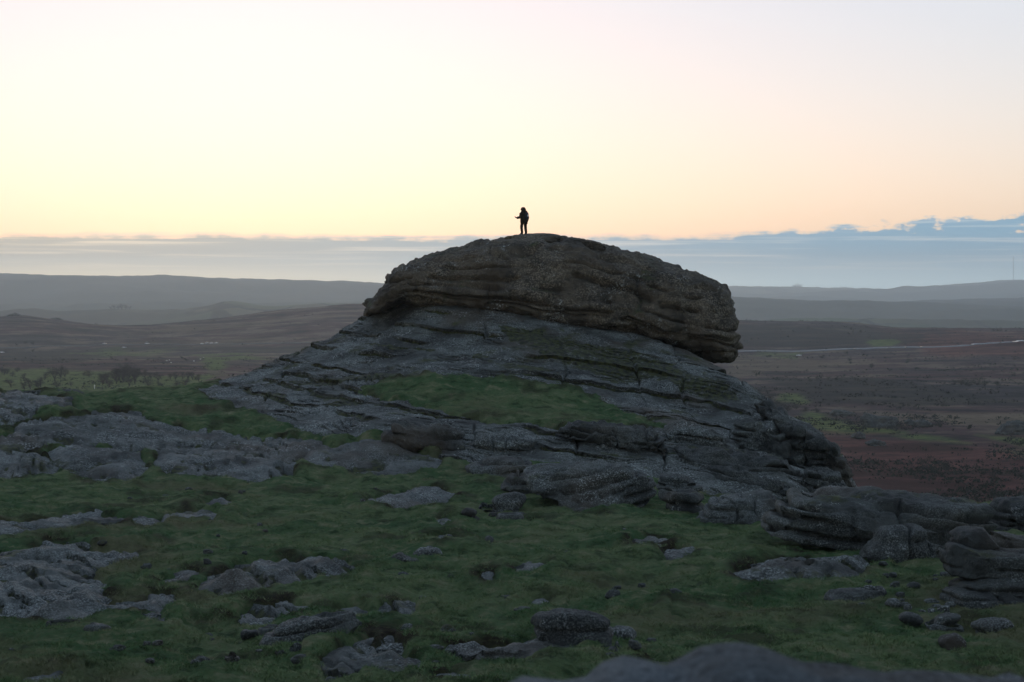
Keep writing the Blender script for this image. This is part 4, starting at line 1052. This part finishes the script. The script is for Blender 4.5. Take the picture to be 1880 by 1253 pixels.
M_SHOE = plain('boot', (.02, .018, .016)); M_SOLE = plain('pale_sole', (.45, .42, .38)); M_PATCH = plain('pale_patch', (.62, .64, .68), .5); M_PHONE = plain('phone', (.01, .01, .012), .2, .6); M_SKIN = plain('skin', (.3, .19, .14), .6)
pe = bpy.data.objects.new('person', None); COL.objects.link(pe)
pe.location = (fx, fy, fz - .07); pe.rotation_euler = (0, 0, R(38))     # faces left and away from the camera
tag(pe, 'person in dark hooded parka standing on the tor looking at a phone', 'person')
jn = {'pel': (0, 0, .95, .15), 'sp': (0, .01, 1.15, .15), 'ch': (0, 0, 1.36, .165), 'nk': (0, .03, 1.5, .075), 'hd': (0, .06, 1.6, .1), 'ht': (0, .05, 1.7, .085),
      'hr': (.11, 0, .88, .12), 'kr': (.12, .0, .5, .1), 'ar': (.14, -.05, .1, .085), 'tr': (.17, .12, .05, .045), 'hl': (-.11, .01, .88, .12), 'kl': (-.14, .09, .5, .1), 'al': (-.13, .02, .1, .085), 'tl': (-.13, .2, .05, .045),
      'sr': (.2, 0, 1.41, .09), 'er': (.28, -.03, 1.12, .07), 'wr': (.29, .06, .87, .045), 'pr': (.285, .09, .79, .04), 'sl': (-.2, .0, 1.41, .09), 'el': (-.27, .06, 1.13, .068), 'wl': (-.3, .33, 1.1, .042), 'pl': (-.31, .42, 1.12, .036)}
ed = [('pel','sp'),('sp','ch'),('ch','nk'),('nk','hd'),('hd','ht'),('pel','hr'),('hr','kr'),('kr','ar'),('ar','tr'),('pel','hl'),('hl','kl'),('kl','al'),('al','tl'),('ch','sr'),('sr','er'),('er','wr'),('wr','pr'),('ch','sl'),('sl','el'),('el','wl'),('wl','pl')]
for sd_, pb, dirv, sidev in (('r', 'pr', np.array([0, .02, -1.0]), np.array([0, 1.0, 0])), ('l', 'pl', np.array([.15, 1.0, .25]), np.array([1.0, 0, 0]))):
    base = np.array(jn[pb][:3])
    for k in range(5):
        off = (k - 2) * .018 if k else -.05
        L = (.055, .075, .082, .077, .06)[k]
        a_ = base + sidev * off + dirv * (.02 if k else -.02); b_ = a_ + dirv * L * .6 + (sidev * -.02 if k == 0 else 0); c_ = b_ + dirv * L * .4 + np.array([0, .015 if sd_ == 'r' else 0, .012])
        for nm, pt, rad in ((f'f{sd_}{k}a', b_, .0095), (f'f{sd_}{k}b', c_, .008)): jn[nm] = (*pt, rad)
        ed += [(pb, f'f{sd_}{k}a'), (f'f{sd_}{k}a', f'f{sd_}{k}b')]
keys = list(jn)
me = bpy.data.meshes.new('body'); me.from_pydata([jn[k][:3] for k in keys], [(keys.index(a), keys.index(b)) for a, b in ed], []); me.materials.append(M_CLOTH)
bo = bpy.data.objects.new('body', me); COL.objects.link(bo); bo.parent = pe
sk = bo.modifiers.new('skin', 'SKIN'); sk.use_smooth_shade = True; bo.modifiers.new('sub', 'SUBSURF').levels = 1; bo.modifiers['sub'].render_levels = 2
for k, d_ in zip(keys, me.skin_vertices[0].data): d_.radius = (jn[k][3],) * 2; d_.use_root = (k == 'pel')
def ell_rings(rs_, n=20, nm='x', mat=None, close=True):
    V = [(cx + rx * math.cos(a), cy + ry * math.sin(a), z_) for (cx, cy, z_, rx, ry) in rs_ for a in np.linspace(0, 2 * math.pi, n, endpoint=False)]
    return np.array(V), gridq(len(rs_), n, True)
jk, jq = ell_rings([(0, 0, .71, .01, .01), (0, 0, .7, .245, .2), (0, .005, .85, .255, .21), (0, .01, 1.05, .25, .205), (0, .01, 1.2, .255, .21), (0, 0, 1.34, .255, .205), (0, 0, 1.43, .225, .18), (0, .01, 1.49, .13, .11), (0, .02, 1.51, .02, .02)])
jk[:, :2] *= (1 + .07 * fbm(jk * 6, 2, 9))[:, None]
arms = [tube([jn['s' + s_][:3], np.array(jn['s' + s_][:3]) * .5 + np.array(jn['e' + s_][:3]) * .5, jn['e' + s_][:3], jn['w' + s_][:3]], [.12, .112, .1, .075], 10) for s_ in 'rl']
v, q = join([(jk, jq)] + arms); mesh_np('parka', v, q, M_JACK, pe)
u = np.linspace(0, math.pi, 14); a = np.linspace(0, 2 * math.pi, 20, endpoint=False)
V = np.array([(.155 * math.sin(t) * math.cos(b), .05 + .17 * math.sin(t) * math.sin(b), 1.61 + .155 * math.cos(t)) for t in u for b in a])
V[:, 1] += np.where((V[:, 1] > .1) & (V[:, 2] > 1.6), .05, 0); V[:, 2] += np.where(V[:, 2] > 1.7, .035, 0)
V[:, 0] *= 1 + .1 * fbm(V * 9, 2, 4)
mesh_np('hood', V, gridq(14, 20, True), M_JACK, pe)
v, q = ell_rings([(0, -.02, 1.44, .17, .15), (0, -.03, 1.47, .215, .19), (0, -.03, 1.53, .215, .19), (0, -.01, 1.57, .15, .14)]); mesh_np('hood_collar', v, q, M_JACK, pe)
v, q = join([tube([(-.045, .15, 1.6), (0, .195, 1.58), (0, .2, 1.63)], [.05, .03, .012], 8), tube([(-.03, .13, 1.53), (.03, .13, 1.53)], [.04, .04], 8)]); mesh_np('face', v, q, M_SKIN, pe)
for s_, kk in ((1, 'r'), (-1, 'l')):
    ax, ay = jn['a' + kk][0], jn['a' + kk][1]; tx, ty = jn['t' + kk][0], jn['t' + kk][1]
    v, q = tube([(ax, ay - .05, .1), (ax, ay, .11), (tx, ty - .04, .075), (tx, ty + .06, .05)], [.03, .075, .06, .03], 10); bt = mesh_np('boot', v, q, M_SHOE, pe)
    v, q = tube([(ax, ay - .06, .025), (tx, ty + .06, .025)], [.04, .035], 8); v[:, 2] = .03 + (v[:, 2] - .025) * .5; mesh_np('sole', v, q, M_SOLE, bt)
# rucksack and phone
bp = bpy.data.objects.new('backpack', None); COL.objects.link(bp); bp.location = pe.location; bp.rotation_euler = pe.rotation_euler
tag(bp, 'dark rucksack with a round pale patch on the standing person\'s back', 'backpack')
v, q = ell_rings([(.0, -.27, 1.0, .02, .02), (.0, -.27, .99, .14, .085), (.0, -.28, 1.08, .155, .105), (.0, -.285, 1.22, .155, .11), (.0, -.27, 1.36, .145, .095), (.0, -.25, 1.45, .1, .06), (.0, -.25, 1.455, .01, .01)], 20); mesh_np('bag', v, q, M_PACK, bp)
for s_ in (-1, 1):
    v, q = tube([(s_ * .1, -.2, 1.42), (s_ * .13, -.05, 1.52), (s_ * .14, .12, 1.45), (s_ * .14, .19, 1.25), (s_ * .16, .1, 1.08), (s_ * .13, -.2, 1.04)], [.025] * 6, 6); mesh_np('strap', v, q, M_PACK, bp)
an = np.linspace(0, 2 * math.pi, 18, endpoint=False)
v = np.array([(.02, -.41, 1.24)] + [(.02 + .055 * math.cos(t), -.395, 1.24 + .07 * math.sin(t)) for t in an]); mesh_np('emblem', v, np.array([(0, 1 + k, 1 + (k + 1) % 18) for k in range(18)]), M_PATCH, bp)
bm = bmesh.new(); bmesh.ops.create_cube(bm, size=1); bmesh.ops.scale(bm, verts=bm.verts, vec=(.075, .155, .01)); bmesh.ops.bevel(bm, geom=bm.edges[:], offset=.003, segments=2, affect='EDGES')
me = bpy.data.meshes.new('phone'); bm.to_mesh(me); bm.free(); me.materials.append(M_PHONE)
ph = bpy.data.objects.new('phone', me); COL.objects.link(ph)
lp = Vector((-.3, .52, 1.17)); lp.rotate(pe.rotation_euler); ph.location = Vector(pe.location) + lp; ph.rotation_euler = (R(28), 0, R(38)); tag(ph, 'dark phone held out in the standing person\'s hand', 'phone')

# ------------------------------------------------------------------ blades and tufts of the turf
rg = np.random.RandomState(99)
n = 125000
gpx = rg.uniform(-60, 1940, n); gd = 1 / rg.uniform(1 / 122, 1 / 43, n)
gx2 = (gpx - PX0) / F * gd
clump = fbm(xyz(gx2, gd, 0 * gd) * .8, 3, 801)
k = clump + rg.normal(0, .15, n) > -.05
gx2, gd = gx2[k], gd[k]
gz2, gm2 = ground_z(gx2, gd)
k = gm2 < -.02; gx2, gd, gz2 = gx2[k], gd[k], gz2[k]
nb = 5; m_ = len(gx2)
h_ = (rg.uniform(.03, .1, (m_, nb)) * (1 + .8 * np.clip(fbm(xyz(gx2, gd, 0 * gd) * .35, 2, 803), 0, 1))[:, None])
ang = rg.uniform(0, 6.28, (m_, nb)); ln = rg.uniform(.4, 1.8, (m_, nb))
bxp = gx2[:, None] + rg.normal(0, .07, (m_, nb)); byp = gd[:, None] + rg.normal(0, .07, (m_, nb)); bzp = gz2[:, None] - .02 + 0 * bxp
wv = rg.uniform(.005, .013, (m_, nb)); wa = rg.uniform(-.6, .6, (m_, nb))
A_ = np.stack([bxp - wv * np.cos(wa), byp - wv * np.sin(wa), bzp], 2); B_ = np.stack([bxp + wv * np.cos(wa), byp + wv * np.sin(wa), bzp], 2)
T_ = np.stack([bxp + h_ * ln * np.cos(ang), byp + h_ * ln * np.sin(ang), bzp + h_], 2)
V = np.stack([A_, B_, T_], 2).reshape(-1, 3)
gt = mesh_np('grass_tufts', V, np.arange(len(V)).reshape(-1, 3), M_BLADE, None, False); tag(gt, 'short tufted grass growing over the turf', 'grass', kind='stuff')
print('tris', sum(len(m.loops) - 2 * len(m.polygons) for m in bpy.data.meshes))

# low scrub, heather and gorse over the moor: too many to count
rg = np.random.RandomState(314)
n = 16000
spx = np.concatenate([rg.uniform(-40, 700, n // 3), rg.uniform(1340, 1920, n - n // 3)]); sdd = 1 / rg.uniform(1 / 2600, 1 / 560, n)
sx_ = (spx - PX0) / F * sdd
dn = fbm(xyz(sx_, sdd * .6, 0 * sdd) / 60, 3, 811) + .5 * fbm(xyz(sx_, sdd, 0 * sdd) / 14, 2, 813)
k = dn + rg.normal(0, .12, n) > .08; sx_, sdd = sx_[k], sdd[k]
sz_ = moor_z(sx_, sdd); m_ = len(sx_); nb = 9
sz1 = rg.uniform(.35, 1.0, m_) * np.where(rg.uniform(0, 1, m_) > .93, 1.9, 1)
c_ = np.stack([sx_[:, None] + rg.normal(0, .75, (m_, nb)) * sz1[:, None] * 1.4, sdd[:, None] + rg.normal(0, .75, (m_, nb)) * sz1[:, None], sz_[:, None] + .1 + rg.uniform(0, .8, (m_, nb)) * sz1[:, None]], 2)
d1 = rg.normal(0, .55, (m_, nb, 3)) * sz1[:, None, None]; d2 = rg.normal(0, .55, (m_, nb, 3)) * sz1[:, None, None]
V = np.stack([c_ - d1 * .5, c_ + d1 * .5, c_ + d2], 2).reshape(-1, 3)
sc_o = mesh_np('moor_scrub', V, np.arange(len(V)).reshape(-1, 3), M_BUSH, None, False); tag(sc_o, 'low dark heather and gorse scrub dotted over the moor', 'scrub', kind='stuff')
